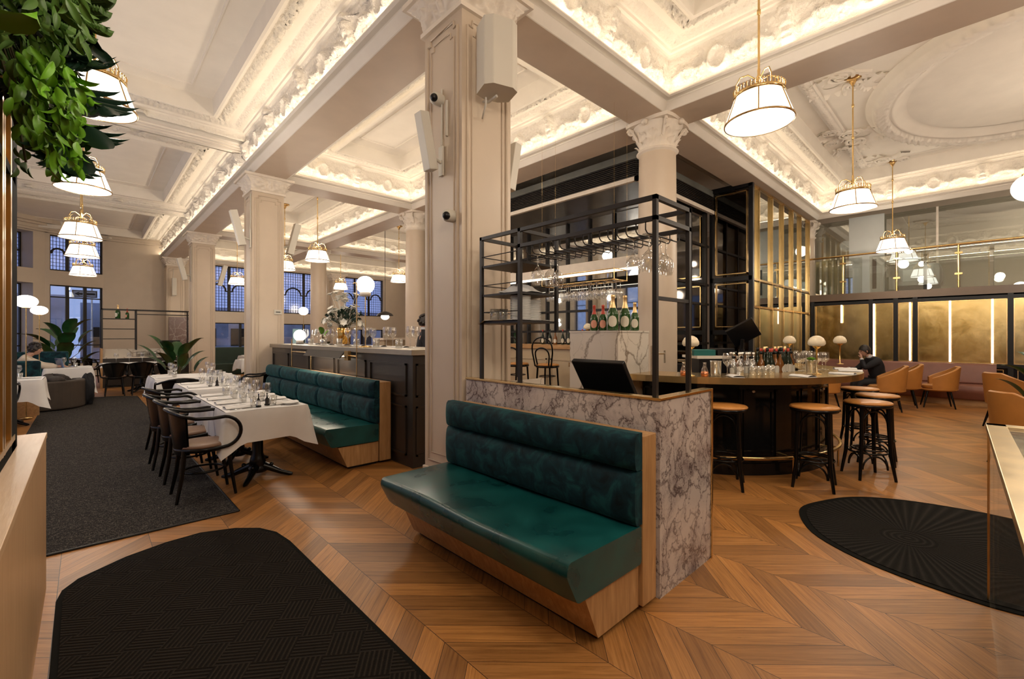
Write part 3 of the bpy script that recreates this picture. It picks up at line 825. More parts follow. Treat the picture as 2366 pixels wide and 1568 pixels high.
def make_tub():
    t = thing('tub_chair', '', 'chair')   # front = +x
    def hgt(a): # a: 0 at back
        s = min(1, max(0, abs(a)-.45)/1.5); return .81 - .23*s
    def outer(u, v):
        a = (u-.5)*2*1.95; r = .30+.015*v; z = .36+(hgt(a)-.36)*v
        return (-r*math.cos(a)*.98 - .03*v*max(0, math.cos(a)), r*math.sin(a)*1.02, z)
    def inner(u, v):
        a = (u-.5)*2*1.95; r = .245+.02*v; z = .36+(hgt(a)-.36)*v
        return (-r*math.cos(a)*.98 - .03*v*max(0, math.cos(a)), r*math.sin(a)*1.02, z)
    def top(u, v):
        p, q = Vector(outer(u, 1)), Vector(inner(u, 1)); m = p.lerp(q, v); m.z += .014*math.sin(PI*v); return tuple(m)
    mb = MB().grid(outer, 36, 6, flip=True).grid(inner, 36, 6).grid(top, 36, 4)
    for u in (0, 1):
        mb.grid(lambda a, b: tuple(Vector(outer(u, b)).lerp(Vector(inner(u, b)), a)), 2, 4, flip=(u == 1))
    mb.lathe([(0,.335),(.25,.335),(.30,.36),(.30,.37),(0,.37)], 30)
    mb.build('shell', M['tub'], t)
    MB().lathe([(0,.37),(.22,.37),(.245,.39),(.245,.43),(.22,.45),(0,.455)], 28).build('seat_cushion', M['tub'], t)
    for sx in (-1, 1):
        for sy in (-1, 1):
            MB().tube([(sx*.16, sy*.16, .35), (sx*.23, sy*.22, 0)], [.02, .011], 8).build('leg', M['black_wood'], t)
    return t
tub = Proto(make_tub)

def prof_sweep(mb, prof, y0, y1, ny=2, smooth=True, wob=0, cap=True):
    """prof: closed list of (x,z); extrude along y"""
    m = len(prof)
    vs = []
    for i in range(ny+1):
        y = y0+(y1-y0)*i/ny
        for x, z in prof:
            k = wob*(math.sin(y*7+x*11)+.5*math.sin(y*23+z*9)); vs.append((x+k*.5, y, z+k))
    fs = [(i*m+j, (i+1)*m+j, (i+1)*m+(j+1) % m, i*m+(j+1) % m) for i in range(ny) for j in range(m)]
    mb.add(vs, fs, smooth)
    if cap:
        mb.add(vs[:m], [tuple(range(m))]); mb.add(vs[-m:], [tuple(range(m-1, -1, -1))])
def rounded(poly, r, n=4):
    out = []; N = len(poly)
    for i in range(N):
        p = Vector(poly[i]); a = Vector(poly[i-1])-p; b = Vector(poly[(i+1) % N])-p
        q = min(r, a.length*.45, b.length*.45); a.normalize(); b.normalize()
        A, B = p+a*q, p+b*q
        for k in range(n+1):
            t = k/n; out.append(tuple((1-t)**2*A + 2*t*(1-t)*p + t*t*B))
    return out
def banquette(x, y0, y1, label, tuft=0):
    """x = plane of the wooden back slab front; seat faces -x"""
    t = thing('banquette', label, 'banquette', (x, y0, 0))
    L = y1-y0
    q = MB(); prof_sweep(q, [(-.01,.03),(-.01,.25),(-.46,.25),(-.37,.05),(-.36,.03)], .02, L-.02, 1, False); q.build('base', M['oak_z'], t)
    q = MB(); prof_sweep(q, [(-.02,.0),(-.02,.04),(-.33,.04),(-.33,.0)], .05, L-.05, 1, False); q.build('toe_kick', M['black'], t)
    MB().box(0, 0, .03, .135, L, .905).build('back_frame', M['oak_z'], t, bevel=.004)
    q = MB(); sp = rounded([(-.005,.255),(-.005,.455),(-.605,.46),(-.622,.41),(-.545,.262)], .022, 4)
    m = len(sp)
    n = 26; vs = []
    for i in range(n+1):
        u = i/n; y = u*L
        e = min(u, 1-u)*L; s = 1-.03*max(0, 1-e/.03)
        for xx, zz in sp:
            k = .006*math.sin(y*6+xx*9) if zz > .42 else 0
            vs.append((-.3+(xx+.3)*s, y, .35+(zz-.35)*s + k))
    q.add(vs, [(i*m+j, (i+1)*m+j, (i+1)*m+(j+1) % m, i*m+(j+1) % m) for i in range(n) for j in range(m)], True)
    q.add(vs[:m], [tuple(range(m))]); q.add(vs[-m:], [tuple(range(m-1, -1, -1))])
    q.build('seat_cushion', M['leather'], t)
    # padded back: two rolls, sewn
    q = MB()
    zs = [(.455,.73),(.735,.925)]
    segs = tuft or 1
    for a, b in zs:
        for k in range(segs):
            ya, yb = L*k/segs+.004, L*(k+1)/segs-.004
            def fn(u, v, ya=ya, yb=yb, a=a, b=b):
                y = ya+(yb-ya)*u; e = min(u, 1-u)*(yb-ya); f = min(1, e/.03)**.5
                z = a+(b-a)*v; g = math.sin(PI*min(1, max(0, v)))**.35
                return (-.05-.06*g*(.35+.65*f), y, z)
            q.grid(fn, 24, 12)
            for yy in (ya, yb):
                q.add([(0, yy, a), (-.05, yy, a), (-.05, yy, b), (0, yy, b)], [(0,1,2,3)])
                ring = [( -.05-.06*(math.sin(PI*v)**.35)*.35, yy, a+(b-a)*v) for v in [j/12 for j in range(13)]]
                q.add(ring, [tuple(range(13))])
            q.add([(0, ya, b), (-.05, ya, b), (-.05, yb, b), (0, yb, b)], [(0,1,2,3)])
    q.build('back_cushion', M['velvet'], t)
    return t
banquette(2.07, 1.20, 2.84, 'empty teal leather and velvet bench in the foreground against the marble counter')
banquette(2.37, 4.62, 8.6, 'long teal velvet banquette along the first dining table', 5)

# ------------------------------------------------------------------ tables
def cloth(L, W, z, drop, seed, res=.05):
    """cloth over a rectangle, x length W, y length L, with folds at the hem"""
    rnd = random.Random(seed); ph = [rnd.uniform(0, 6) for _ in range(6)]
    hw, hl = W/2, L/2
    mb = MB(); nx, ny = max(4, int(W/.1)), max(4, int(L/.1))
    mb.grid(lambda u, v: (-hw+W*u, -hl+L*v, z+.002*math.sin(u*9+ph[0])*math.sin(v*14+ph[1])), nx, ny)
    # perimeter
    per = []
    for a, b, nrm in (((-hw,-hl),(hw,-hl),(0,-1)),((hw,-hl),(hw,hl),(1,0)),((hw,hl),(-hw,hl),(0,1)),((-hw,hl),(-hw,-hl),(-1,0))):
        d = math.hypot(b[0]-a[0], b[1]-a[1]); n = max(6, int(d/res))
        for i in range(n):
            u = i/n; e = min(u, 1-u)*d
            per.append((a[0]+(b[0]-a[0])*u, a[1]+(b[1]-a[1])*u, nrm, e, i == 0, d*u))
    nv = 8; m = len(per); vs = []
    for k, (x, y, nr, e, cor, s) in enumerate(per):
        cx = max(0, 1-e/.13)
        sx, sy = (1 if x > 0 else -1), (1 if y > 0 else -1)
        for j in range(nv+1):
            v = j/nv
            dz = drop*(1+.40*cx)
            wv = .018*math.sin(s*9+ph[2]+ph[3]*v)*v + .02*cx*v
            ox = nr[0]*(.008+wv) + sx*cx*cx*.055*v; oy = nr[1]*(.008+wv) + sy*cx*cx*.055*v
            r = .012*(1-math.exp(-v*12))
            vs.append((x+ox+nr[0]*r, y+oy+nr[1]*r, z - dz*v))
    w_ = nv+1
    mb.add(vs, [(i*w_+j, i*w_+j+1, ((i+1) % m)*w_+j+1, ((i+1) % m)*w_+j) for i in range(m) for j in range(nv)], True)
    return mb
def pedestal_table(x, y, W, L, label, peds=(0,), group=None):
    t = thing('pedestal_table', label, 'table', (x, y, 0), 0, group)
    MB().box(-W/2+.01, -L/2+.01, .692, W/2-.01, L/2-.01, .722).build('table_top', M['black_wood'], t)
    for py in peds:
        p = MB().lathe([(.06,.10),(.08,.13),(.065,.2),(.05,.24),(.045,.6),(.06,.67),(.07,.692)], 20, (0, py, 0))
        p.build('column', M['iron'], t)
        b = MB().lathe([(0,.05),(.085,.06),(.09,.10),(.06,.14),(.05,.16)], 20, (0, py, 0))
        for k in range(4):
            a = PI/4+k*PI/2+.2; c, s = math.cos(a), math.sin(a)
            b.tube([(c*.04, py+s*.04, .12), (c*.12, py+s*.12, .09), (c*.22, py+s*.22, .045), (c*.30, py+s*.30, .022), (c*.33, py+s*.33, .02)], [.045,.035,.025,.022,.012], 8)
            b.ball((c*.13, py+s*.13, .125), .02, n=8, m=6)
        b.build('foot', M['iron'], t)
    return t
# small tableware
def mk_single(name, mb_fn, mat, cat):
    def f():
        o = mb_fn().build(name, M[mat]); tag(o, ' ', cat); return o
    return Proto(f)
def wine_mb(s=1):
    return MB().lathe([(0,.0),(.034,.002),(.034,.004),(.006,.010),(.004,.02),(.004,.085),(.012,.095),(.034,.12),(.041,.15),(.038,.185),(.031,.21)], 16)
wine = mk_single('wine_glass', wine_mb, 'stemglass', 'glass')
def tumbler_mb():
    return MB().lathe([(0,.0),(.033,.0),(.037,.09),(.035,.09),(.031,.012),(0,.012)], 16, smooth=True)
tumbler = mk_single('tumbler', tumbler_mb, 'stemglass', 'glass')
def napkin_mb():
    m = MB(); m.grid(lambda u, v: (.055*(u*2-1), .11*(v*2-1), .004+.016*math.sin(PI*u)**.5*(1+.1*math.sin(v*12))), 8, 8)
    m.box(-.055, -.11, 0, .055, .11, .006); return m
napkin = mk_single('folded_napkin', napkin_mb, 'linen', 'napkin')
def knife_mb():
    m = MB().box(-.1, -.006, .001, 0, .006, .006); m.prism([(0,-.006),(.09,-.009),(.105,.004),(0,.006)], .002, .004); return m
knife = mk_single('table_knife', knife_mb, 'chrome', 'cutlery')
def fork_mb():
    m = MB().box(-.09, -.004, .001, .04, .004, .005).box(.04, -.011, .002, .055, .011, .005)
    for k in range(4): m.box(.055, -.011+k*.0063, .002, .095, -.008+k*.0063, .005)
    return m
fork = mk_single('table_fork', fork_mb, 'chrome', 'cutlery')
def plate_mb():
    return MB().lathe([(0,.006),(.05,.006),(.062,.012),(.075,.016),(.076,.013),(.05,.0),(0,.0)], 24)
plate = mk_single('side_plate', plate_mb, 'plate', 'plate')
def mk_mill(name, dark):
    def f():
        t = thing(name, '', 'mill')
        MB().lathe([(0,0),(.02,0),(.021,.01),(.017,.02),(.018,.06),(.016,.065)], 14).build('body', M['stemglass' if not dark else 'hair'], t)
        MB().lathe([(0,0),(.024,0),(.024,.012),(.02,.014)], 14).build('base', M['iron'], t)
        MB().lathe([(.016,.062),(.009,.075),(.004,.09),(.004,.115),(.007,.12),(0,.125)], 12).build('handle', M['iron'], t)
        return t
    return Proto(f)
salt = mk_mill('salt_mill', False); pepper = mk_mill('pepper_mill', True)
ZC = .742
def settings(cx, cy, W, L, n, where, seed, full=True, sides=(-1, 1)):
    """place settings along the long (y) sides"""
    rnd = random.Random(seed); g = where
    for s in sides:
        for k in range(n):
            y = cy - L/2 + L*(k+.5)/n
            x = cx + s*(W/2-.13)
            sd = 'aisle' if s < 0 else 'banquette'
            def P(dx, dy): return (x - s*dx, y + dy, ZC)
            napkin.put(P(0, 0), PI/2+rnd.uniform(-.1, .1), 'white folded napkin at a place setting on the %s' % where, 'napkins on the %s' % where)
            if full:
                knife.put(P(0, .14), PI/2+PI/2+rnd.uniform(-.06, .06), 'steel knife beside a folded napkin on the %s' % where, 'knives on the %s' % where)
                fork.put(P(0, -.14), (PI if s < 0 else 0)+rnd.uniform(-.06, .06), 'steel fork beside a folded napkin on the %s' % where, 'forks on the %s' % where)
            wine.put(P(.15, .10+rnd.uniform(-.02, .02)), 0, 'stemmed wine glass on the %s' % where, 'wine glasses on the %s' % where)
            tumbler.put(P(.13, -.02+rnd.uniform(-.02, .02)), 0, 'short clear tumbler on the %s' % where, 'tumblers on the %s' % where)
def dining_table(x0, x1, y0, y1, label, where, seed, peds, nset, full=True, drop=.27):
    cx, cy, W, L = (x0+x1)/2, (y0+y1)/2, x1-x0, y1-y0
    pedestal_table(cx, cy, W, L, 'black iron pedestal table under the cloth of the %s' % where, peds)
    c = cloth(L+.01, W+.01, ZC-.006, drop, seed).build('tablecloth', M['linen'], loc=(cx, cy, 0)); tag(c, label, 'tablecloth')
    settings(cx, cy, W, L, nset, where, seed+5, full)
dining_table(.915, 1.60, 4.67, 6.25, 'white tablecloth with pointed corners on the nearest dining table', 'nearest dining table', 1, (-.42, .42), 4, drop=.29)
dining_table(.95, 1.63, 6.9, 8.05, 'white tablecloth on the second dining table from the viewer', 'second dining table', 2, (0,), 2)
dining_table(.80, 1.90, 8.95, 9.95, 'white tablecloth on the third dining table, just before the middle pillar', 'third dining table', 3, (0,), 2)
salt.put((1.20, 4.78, ZC), 0, 'clear salt mill near the front edge of the nearest dining table')
pepper.put((1.29, 4.84, ZC), 0, 'dark pepper mill near the front edge of the nearest dining table')
pepper.put((1.30, 7.2, ZC), 0, 'dark pepper mill on the second dining table')
salt.put((1.22, 7.2, ZC), 0, 'clear salt mill on the second dining table')
plate.put((1.49, 4.80, ZC), 0, 'white side plate at the banquette corner of the nearest dining table')
armchair.put((.77, 4.82, 0), 0, 'black bentwood armchair nearest the viewer at the dining tables')
armchair.put((.76, 5.53, 0), 0, 'black bentwood armchair, second from the viewer along the dining tables')
armchair.put((.73, 6.18, 0), 0, 'black bentwood armchair, third from the viewer along the dining tables')
armchair.put((.78, 7.02, 0), .1, 'black bentwood armchair at the aisle side of the second dining table')
armchair.put((1.02, 8.35, 0), PI/2, 'black bentwood armchair between the second and third dining tables')
armchair.put((2.2, 9.0, 0), PI*.9, 'black bentwood armchair at the pillar side of the third dining table')

# rugs
mb = MB().prism([(.90,4.154),(-.62,4.16),(-.62,12.4),(-.3,14.3),(.60,14.05),(.884,13.76)][::-1], 0, .008)
c = thing('carpet_runner', 'long charcoal tweed carpet runner down the aisle beside the dining tables', 'carpet')
mb.build('pile', M['carpet'], c)
q = MB(); 
for a, b in (((.90,4.154),(-.62,4.16)),((.90,4.154),(.884,13.76))): q.tube([(a[0],a[1],.006),(b[0],b[1],.006)], .009, 6)
q.build('binding', M['black'], c)
def rug(pts, label, matl, shrink=.93):
    cx = sum(p[0] for p in pts)/len(pts); cy = sum(p[1] for p in pts)/len(pts)
    t = thing('entrance_mat', label, 'mat', (cx, cy, 0))
    P = [(x-cx, y-cy) for x, y in pts]
    MB().prism(P, 0, .006).build('rubber_border', M['rubber'], t)
    MB().prism([(x*shrink, y*shrink) for x, y in P], .005, .010).build('pile', matl, t)
    return t
def smooth_poly(pts, n=6):
    out = []; N = len(pts)
    for i in range(N):
        p0, p1, p2, p3 = (Vector(pts[(i+k) % N]) for k in (-1, 0, 1, 2))
        for k in range(n):
            t = k/n
            out.append(tuple(.5*((2*p1)+(-p0+p2)*t+(2*p0-5*p1+4*p2-p3)*t*t+(-p0+3*p1-3*p2+p3)*t**3)))
    return out
L1 = [(-.11,1.2),(-.11,2.7),(-.115,3.40)] + [(-.095,3.53),(-.03,3.64),(.187,3.79),(.40,3.865),(.60,3.885),(.80,3.80),(.93,3.68),(1.0,3.52),(1.025,3.3)] + [(1.03,2.4),(1.035,1.2)]
rug(L1[::-1], 'large black ribbed entrance mat with a rounded end in the left foreground', m_mat_weave(), .955)
R1 = smooth_poly([(4.10,1.0),(4.34,1.03),(4.64,.93),(4.88,.80),(5.05,.60),(5.17,.30),(5.22,-.16),(5.20,-.8),(4.9,-1.5),(4.2,-1.7),(3.7,-1.4),(3.47,-.8),(3.43,-.15),(3.44,.12),(3.50,.40),(3.61,.63),(3.80,.85)], 4)
rug(R1[::-1], 'oval black ribbed entrance mat in the right foreground near the glass case', m_mat_radial(-.12, .35), .95)

# ------------------------------------------------------------------ marble counter with steel frame
t = thing('marble_counter', 'tall counter clad in violet veined marble behind the foreground bench', 'counter', (2.245, 1.2, 0))
cnt = MB().box(0, 0, 0, .05, 1.70, 1.07)
cnt.box(.05, 0, 0, .66, .05, 1.07); cnt.build('marble_cladding', M['marble_violet'], t)
MB().box(.05, .05, .0, .60, 1.70, .80).build('inner_cabinet', M['bar_panel'], t)
MB().box(.05, 1.66, .8, .90, 1.70, 1.02).build('return_panel', M['marble_cream'], t)
q = MB().box(-.008, -.008, 1.07, .058, 1.70, 1.085).box(.058, -.008, 1.07, .668, .058, 1.085).box(.652, -.010, 0, .668, .0, 1.085)
q.build('brass_edge', M['brass'], t, bevel=.002)
t = thing('shelving_rack', 'black steel shelving and glass rack frame standing on the violet marble counter', 'shelf', (2.27, 1.24, 1.085))
def bar(mb, a, b, r=.0125):
    a = Vector(a); b = Vector(b); lo = [min(a[i], b[i])-r for i in range(3)]; hi = [max(a[i], b[i])+r for i in range(3)]
    mb.box(*lo, *hi)
zt = 1.10; dY = 1.06; eY = 1.49; dX = .40
for p in ((0,0,-1),(dX,0,-1),(0,dY,-1),(dX,dY,.0),(0,eY,-1),(dX,eY,-1)):
    q = MB(); bar(q, (p[0], p[1], .0 if p[2] < 0 else .38), (p[0], p[1], zt)); q.build('post', M['black_metal'], t)
q = MB()
for x in (0, dX): bar(q, (x, 0, zt), (x, eY, zt)); bar(q, (x, 0, .985), (x, dY, .985))
for y in (0, dY, eY): bar(q, (0, y, zt), (dX, y, zt))
bar(q, (0, 0, .985), (dX, 0, .985)); bar(q, (0, 0, .545), (dX, 0, .545), .010)
q.build('top_rail', M['black_metal'], t)
for z in (.88, .655, .445):
    q = MB().box(-.005, dY, z-.012, dX+.005, eY, z+.004)
    q.build('shelf_board', M['black_metal'], t)
    q = MB()
    for a, b in (((0,dY),(0,eY)),((0,eY),(dX,eY)),((dX,dY),(dX,eY))): q.tube([(a[0],a[1],z+.075),(b[0],b[1],z+.075)], .004, 6)
    q.build('guard_rail', M['black_metal'], t)
for k in range(8):
    y = .09+k*.125
    q = MB().tube([(.0,y-.03,.975),(.0,y-.03,.93),(.02,y-.03,.915),(dX-.02,y-.03,.915),(dX,y-.03,.93),(dX,y-.03,.975)], .004, 6)
    q.tube([(.0,y+.03,.975),(.0,y+.03,.93),(.02,y+.03,.915),(dX-.02,y+.03,.915),(dX,y+.03,.93),(dX,y+.03,.975)], .004, 6)
    q.build('glass_hanger', M['black_metal'], t)
def hang_mb():
    m = wine_mb(); m.v = [(x*1.15, y*1.15, -z*1.05) for x, y, z in m.v]; return m
hang = mk_single('hanging_wine_glass', hang_mb, 'stemglass', 'glass')
for i, (x, y) in enumerate(((2.36,1.33),(2.50,1.33),(2.58,1.34),(2.40,1.455),(2.36,2.21),(2.50,2.21),(2.58,2.21))):
    hang.put((x, y, 2.012), 0, ('upside down wine glass hanging at the near end of the steel rack' if i < 4 else 'upside down wine glass hanging at the shelf end of the steel rack'), 'glasses hanging near the corner post' if i < 4 else 'glasses hanging near the shelves')
for i, (x, y) in enumerate(((2.385, 2.41), (2.53, 2.44))):
    q = MB(); n_ = 15 if i == 0 else 13
    pt = thing('plate_stack', ('left' if i == 0 else 'right') + ' stack of white dinner plates on the lowest steel shelf', 'plates', (x, y, 1.536))
    for k in range(n_):
        z = k*.0125
        MB().lathe([(0,z),(.05,z),(.078,z+.008),(.08,z+.011),(.05,z+.004),(0,z+.004)], 24).build('plate', M['plate'], pt)
def wrap_fn(u, v):
    a = 2*PI*u; r = .11*(1-v)+.02*math.sin(a*5+v*4)
    return (r*math.cos(a)*1.3, r*math.sin(a)*1.6, .07*v**.7+.01*math.sin(a*3+v*9))
tag(MB().grid(wrap_fn, 30, 8).build('cloth_bundle', M['linen'], loc=(2.46, 2.50, 1.75)), 'crumpled pale cloth bundle on the middle steel shelf above the plates', 'cloth')
tag(MB().grid(lambda u, v: (.40*(u-.5), .42*(v-.5), .004+.006*math.sin(u*14)*math.sin(v*9) - (.03*max(0, (v-.85)/.15))), 20, 20).build('shelf_liner', M['linen'], loc=(2.44, 2.53, 1.536)), 'white paper liner spread on the lowest steel shelf', 'paper')
for i, (dx, dy) in enumerate(((.06,0),(.16,.03),(.10,-.06))):
    tumbler.put((2.28+dx, 2.66+dy, 1.543), 0, 'clear tumbler at the outer end of the lowest steel shelf', 'tumblers on the steel shelf')
# till screen
t = thing('till_monitor', 'black touch screen till tilted back behind the violet marble counter', 'monitor', (2.66, 1.76, .80))
Mx = Matrix.Translation((.02,0,.13)) @ Matrix.Rotation(math.radians(-35), 4, 'Y')
MB().box(-.02, -.205, .0, .015, .205, .40, Mx).build('screen', M['black'], t, bevel=.006)
MB().box(.015, -.19, .012, .019, .19, .385, Mx).build('display', M['mirror'], t)
MB().box(-.09,-.09,0,.09,.09,.02).cyl((0,0,0),(-.05,0,.22),.035,.03).build('stand', M['black'], t)
for i, y in enumerate((2.30, 2.18, 2.06)):
    t = thing('glass_jar', ('left', 'middle', 'right')[i] + ' lidded glass jar in the row behind the marble counter', 'jar', (2.72, y, .80))
    MB().box(-.05,-.05,0,.05,.05,.12).build('bowl', M['stemglass'], t, bevel=.01)
    MB().box(-.045,-.045,.005,.045,.045,.07).build('contents', M['hair'], t)
    MB().lathe([(0,.12),(.045,.12),(.048,.13),(.01,.14),(.008,.15),(.016,.165),(0,.17)], 16).build('lid', M['chrome'], t)

# ------------------------------------------------------------------ circular bar
BC = (5.95, 2.66)
t = thing('circular_bar', 'round bar with brass rimmed top and black panelled front in the middle right', 'bar', (BC[0], BC[1], 0))
def ring(mb, r0, r1, z0, z1, a0=0, a1=2*PI, n=90, smooth=True):
    closed = abs(a1-a0-2*PI) < 1e-6
    prof = [(r0, z0), (r1, z0), (r1, z1), (r0, z1)]
    vs = []
    N = n if closed else n+1
    for i in range(N):
        a = a0+(a1-a0)*i/n
        for r, z in prof: vs.append((r*math.cos(a), r*math.sin(a), z))
    fs = [(i*4+k, ((i+1) % N)*4+k, ((i+1) % N)*4+(k+1) % 4, i*4+(k+1) % 4) for i in range(n) for k in range(4)]
    mb.add(vs, fs, False)
    if not closed: mb.add(vs[:4], [(0,1,2,3)]); mb.add(vs[-4:], [(3,2,1,0)])
b0, b1 = math.radians(-178), math.radians(112)
q = MB(); ring(q, 1.18, 1.77, 1.006, 1.018, b0, b1); ring(q, 1.755, 1.78, .955, 1.020, b0, b1); q.build('bar_top', M['bar_brass'], t)
q = MB(); ring(q, 1.40, 1.45, .02, .96, b0, b1); ring(q, 1.40, 1.47, 0, .12, b0, b1); fpan = q.build('front_panel', M['bar_panel'], t)
for k in range(22):
    a = b0+(b1-b0)*(k+.5)/22; Rm = Matrix.Rotation(a, 4, 'Z')
    if not (-180 < math.degrees(a) < 20): continue
    q = MB(); w_ = .155
    for y0_, y1_, z0_, z1_ in ((-w_,w_,.85,.87),(-w_,w_,.18,.20),(-w_,-w_+.02,.18,.87),(w_-.02,w_,.18,.87)): q.box(1.44, y0_, z0_, 1.458, y1_, z1_, Rm)
    q.build('panel_moulding', M['bar_panel'], fpan)
q = MB(); q.tube([(1.57*math.cos(a), 1.57*math.sin(a), .20) for a in [b0+.2+(b1-b0-.6)*k/80 for k in range(81)]], .02, 8); rail = q.build('foot_rail', M['brass'], t)
for k in range(8):
    a = b0+.45+k*.55; c, s = math.cos(a), math.sin(a)
    MB().cyl((1.57*c, 1.57*s, 0), (1.57*c, 1.57*s, .19), .010, n=10).cyl((1.45*c, 1.45*s, .20), (1.57*c, 1.57*s, .20), .010, n=10).build('rail_post', M['brass'], rail)
for k in range(5):
    a = b0+.75+k*.62; c, s = math.cos(a), math.sin(a)
    MB().cyl((1.45*c, 1.45*s, .86), (1.50*c, 1.50*s, .86), .01, n=8).ball((1.51*c, 1.51*s, .86), .017, n=8, m=6).build('bag_hook', M['chrome'], fpan)
q = MB(); ring(q, .98, 1.18, .0, .98, b0, b1, 60); q.build('inner_counter', M['black'], t)
for (x, y, lab) in ((4.42,1.70,'bar stool closest to the marble counter'), (5.0,1.10,'bar stool standing alone in the middle of the bar front'), (5.73,.80,'nearest bar stool of the cluster at the right of the bar'), (6.47,.82,'middle bar stool of the cluster at the right of the bar'), (7.15,1.08,'furthest bar stool of the cluster at the right of the bar')):
    stool.put((x, y, 0), random.uniform(0, 1), 'round tan seated ' + lab)
# marble pier with champagne
t = thing('marble_pier', 'square pale cream marble pier carrying the champagne bottles', 'pier', (4.02, 2.62, 0))
MB().box(0, 0, 0, .62, .64, 1.46).build('body', M['marble_cream'], t)
MB().box(-.005, -.005, 1.46, .625, .645, 1.478).build('top_slab', M['marble_cream'], t)
def mk_bottle(name, glass, foil, label, h=.30, r=.043, cap=False):
    def f():
        t = thing(name, '', 'bottle')
        gl = MB().lathe([(0,0),(r*.9,0),(r,.01),(r,h*.45),(r*.85,h*.56),(r*.45,h*.68),(r*.34,h*.78),(r*.33,h*.97),(0,h*.97)], 20).build('glass', M[glass], t)
        if cap: MB().lathe([(r*.37,h*.88),(r*.40,h*.885),(r*.40,h),(0,h*1.005)], 14).build('cap', M[foil], t)
        else: MB().lathe([(r*.62,h*.62),(r*.42,h*.74),(r*.37,h*.80),(r*.37,h*.93),(r*.42,h*.95),(r*.36,h),(0,h*1.005)], 16).build('foil', M[foil], t)
        a0 = math.radians(-150)
        q = MB(); q.grid(lambda u, v: ((r+.0015)*math.cos(a0+(u-.5)*1.7*math.sqrt(max(0, 1-(2*v-1)**2))), (r+.0015)*math.sin(a0+(u-.5)*1.7*math.sqrt(max(0, 1-(2*v-1)**2))), h*.1+h*.32*v), 12, 14); q.build('label', M[label], gl)
        return t
    return Proto(f)
champ = mk_bottle('champagne_bottle', 'bottle_green', 'foil_gold', 'label_cream', .385, .058)
champ_s = mk_bottle('champagne_bottle', 'bottle_green', 'foil_gold', 'label_cream', .32, .047)
rose = mk_bottle('rose_champagne_bottle', 'bottle_green', 'foil_red', 'label_pink', .285, .043)
rose.put((4.10,2.98,1.478), 0, 'small bottle with red foil and pink label, leftmost on the marble pier')
rose.put((4.14,2.89,1.478), 0, 'red foiled bottle just left of the champagne bottles on the marble pier')
champ.put((4.12,2.75,1.478), 0, 'gold foiled champagne bottle with round cream label, left of the tall pair')
champ.put((4.28,2.70,1.478), 0, 'gold foiled champagne bottle with round cream label, right of the tall pair')
champ_s.put((4.48,2.70,1.478), 0, 'smaller gold foiled champagne bottle at the right edge of the marble pier')
# bar table lamps
def mk_barlamp():
    t = thing('bar_lamp', '', 'lamp')
    MB().lathe([(0,0),(.045,0),(.045,.006),(.02,.012),(.009,.02),(.009,.262),(.035,.285),(.045,.298),(.03,.30)], 18).build('stem', M['brass'], t)
    MB().lathe([(.03,.295),(.066,.300),(.080,.318),(.078,.345),(.060,.380),(.03,.400),(0,.405)], 22).build('glass_shade', M['lamp_opal'], t)
    return t
M['lamp_opal'] = paint('cream opal lamp glass', (.72,.60,.42), .3, .05, Emission_Color=(1,.75,.45,1), Emission_Strength=.12)
barlamp = Proto(mk_barlamp)
for x, y, lab in ((4.40,2.02,'behind the steel frame post'), (5.555,1.20,'nearest in the open stretch of the bar'), (7.78,1.40,'at the far right curve of the bar'), (7.20,1.88,'behind the bottles on the far side of the bar')):
    barlamp.put((x, y, 1.020), 0, 'mushroom bar lamp, ' + lab)
def barpt(deg, r): a = math.radians(deg); return (BC[0]+r*math.cos(a), BC[1]+r*math.sin(a), 1.020)
# cut glass tumblers, napkins, glasses along the bar
def mixglass_mb():
    m = MB()
    for k in range(12):
        pass
    m.lathe([(0,0),(.045,0),(.05,.02),(.052,.14),(.058,.15),(.052,.15),(.046,.02),(0,.015)], 16); return m
mixing = mk_single('mixing_glass', mixglass_mb, 'stemglass', 'glass')
mixing.put(barpt(-149, 1.55), 0, 'cut crystal mixing glass with spout next to the tall wine glass on the bar')
wine.put(barpt(-145.5, 1.60), 0, 'single tall wine glass on the bar behind the first napkin', scale=1.1)
tumbler.put(barpt(-141, 1.58), 0, 'short ribbed tumbler right of the tall wine glass on the bar')
for i, (a, r) in enumerate(((-134,1.45),(-131,1.42),(-128,1.42),(-125,1.40))):
    tumbler.put(barpt(a, r), 0, 'ribbed tumbler in the row before the bottles on the bar', 'tumblers before the bar bottles')
mixing.put(barpt(-108, 1.5), 0, 'cut crystal glass holding mint on the bar near the centre lamp')
mint = MB()
for k in range(14): leafmesh(mint, Matrix.Rotation(k*2.4, 4, 'Z') @ Matrix.Rotation(.2+.06*k, 4, 'Y'), .06, .014, .6, 4)
tag(mint.build('mint_sprig', M['leaf_bright'], loc=Vector(barpt(-108, 1.5))+Vector((0,0,.135))), 'sprig of green mint in the cut crystal glass on the bar', 'garnish')
for i, (a, lab) in enumerate(((-143.5,'below the tall wine glass'),(-120,'left of the centre lamp'),(-97,'right of the centre lamp'),(-78,'at the right curve of the bar'),(-66,'at the far right of the bar'))):
    o = napkin.put(barpt(a, 1.66), math.radians(a+90), 'white napkin laid on the bar ' + lab)
for i in range(16):
    wine.put(barpt(-95+i*3.0+random.uniform(-1,1), 1.32+random.uniform(-.1,.12)), 0, 'stemmed glass in the cluster at the right of the bar', 'glass cluster on the bar')
pair = mk_mill('cruet_bottle', True)
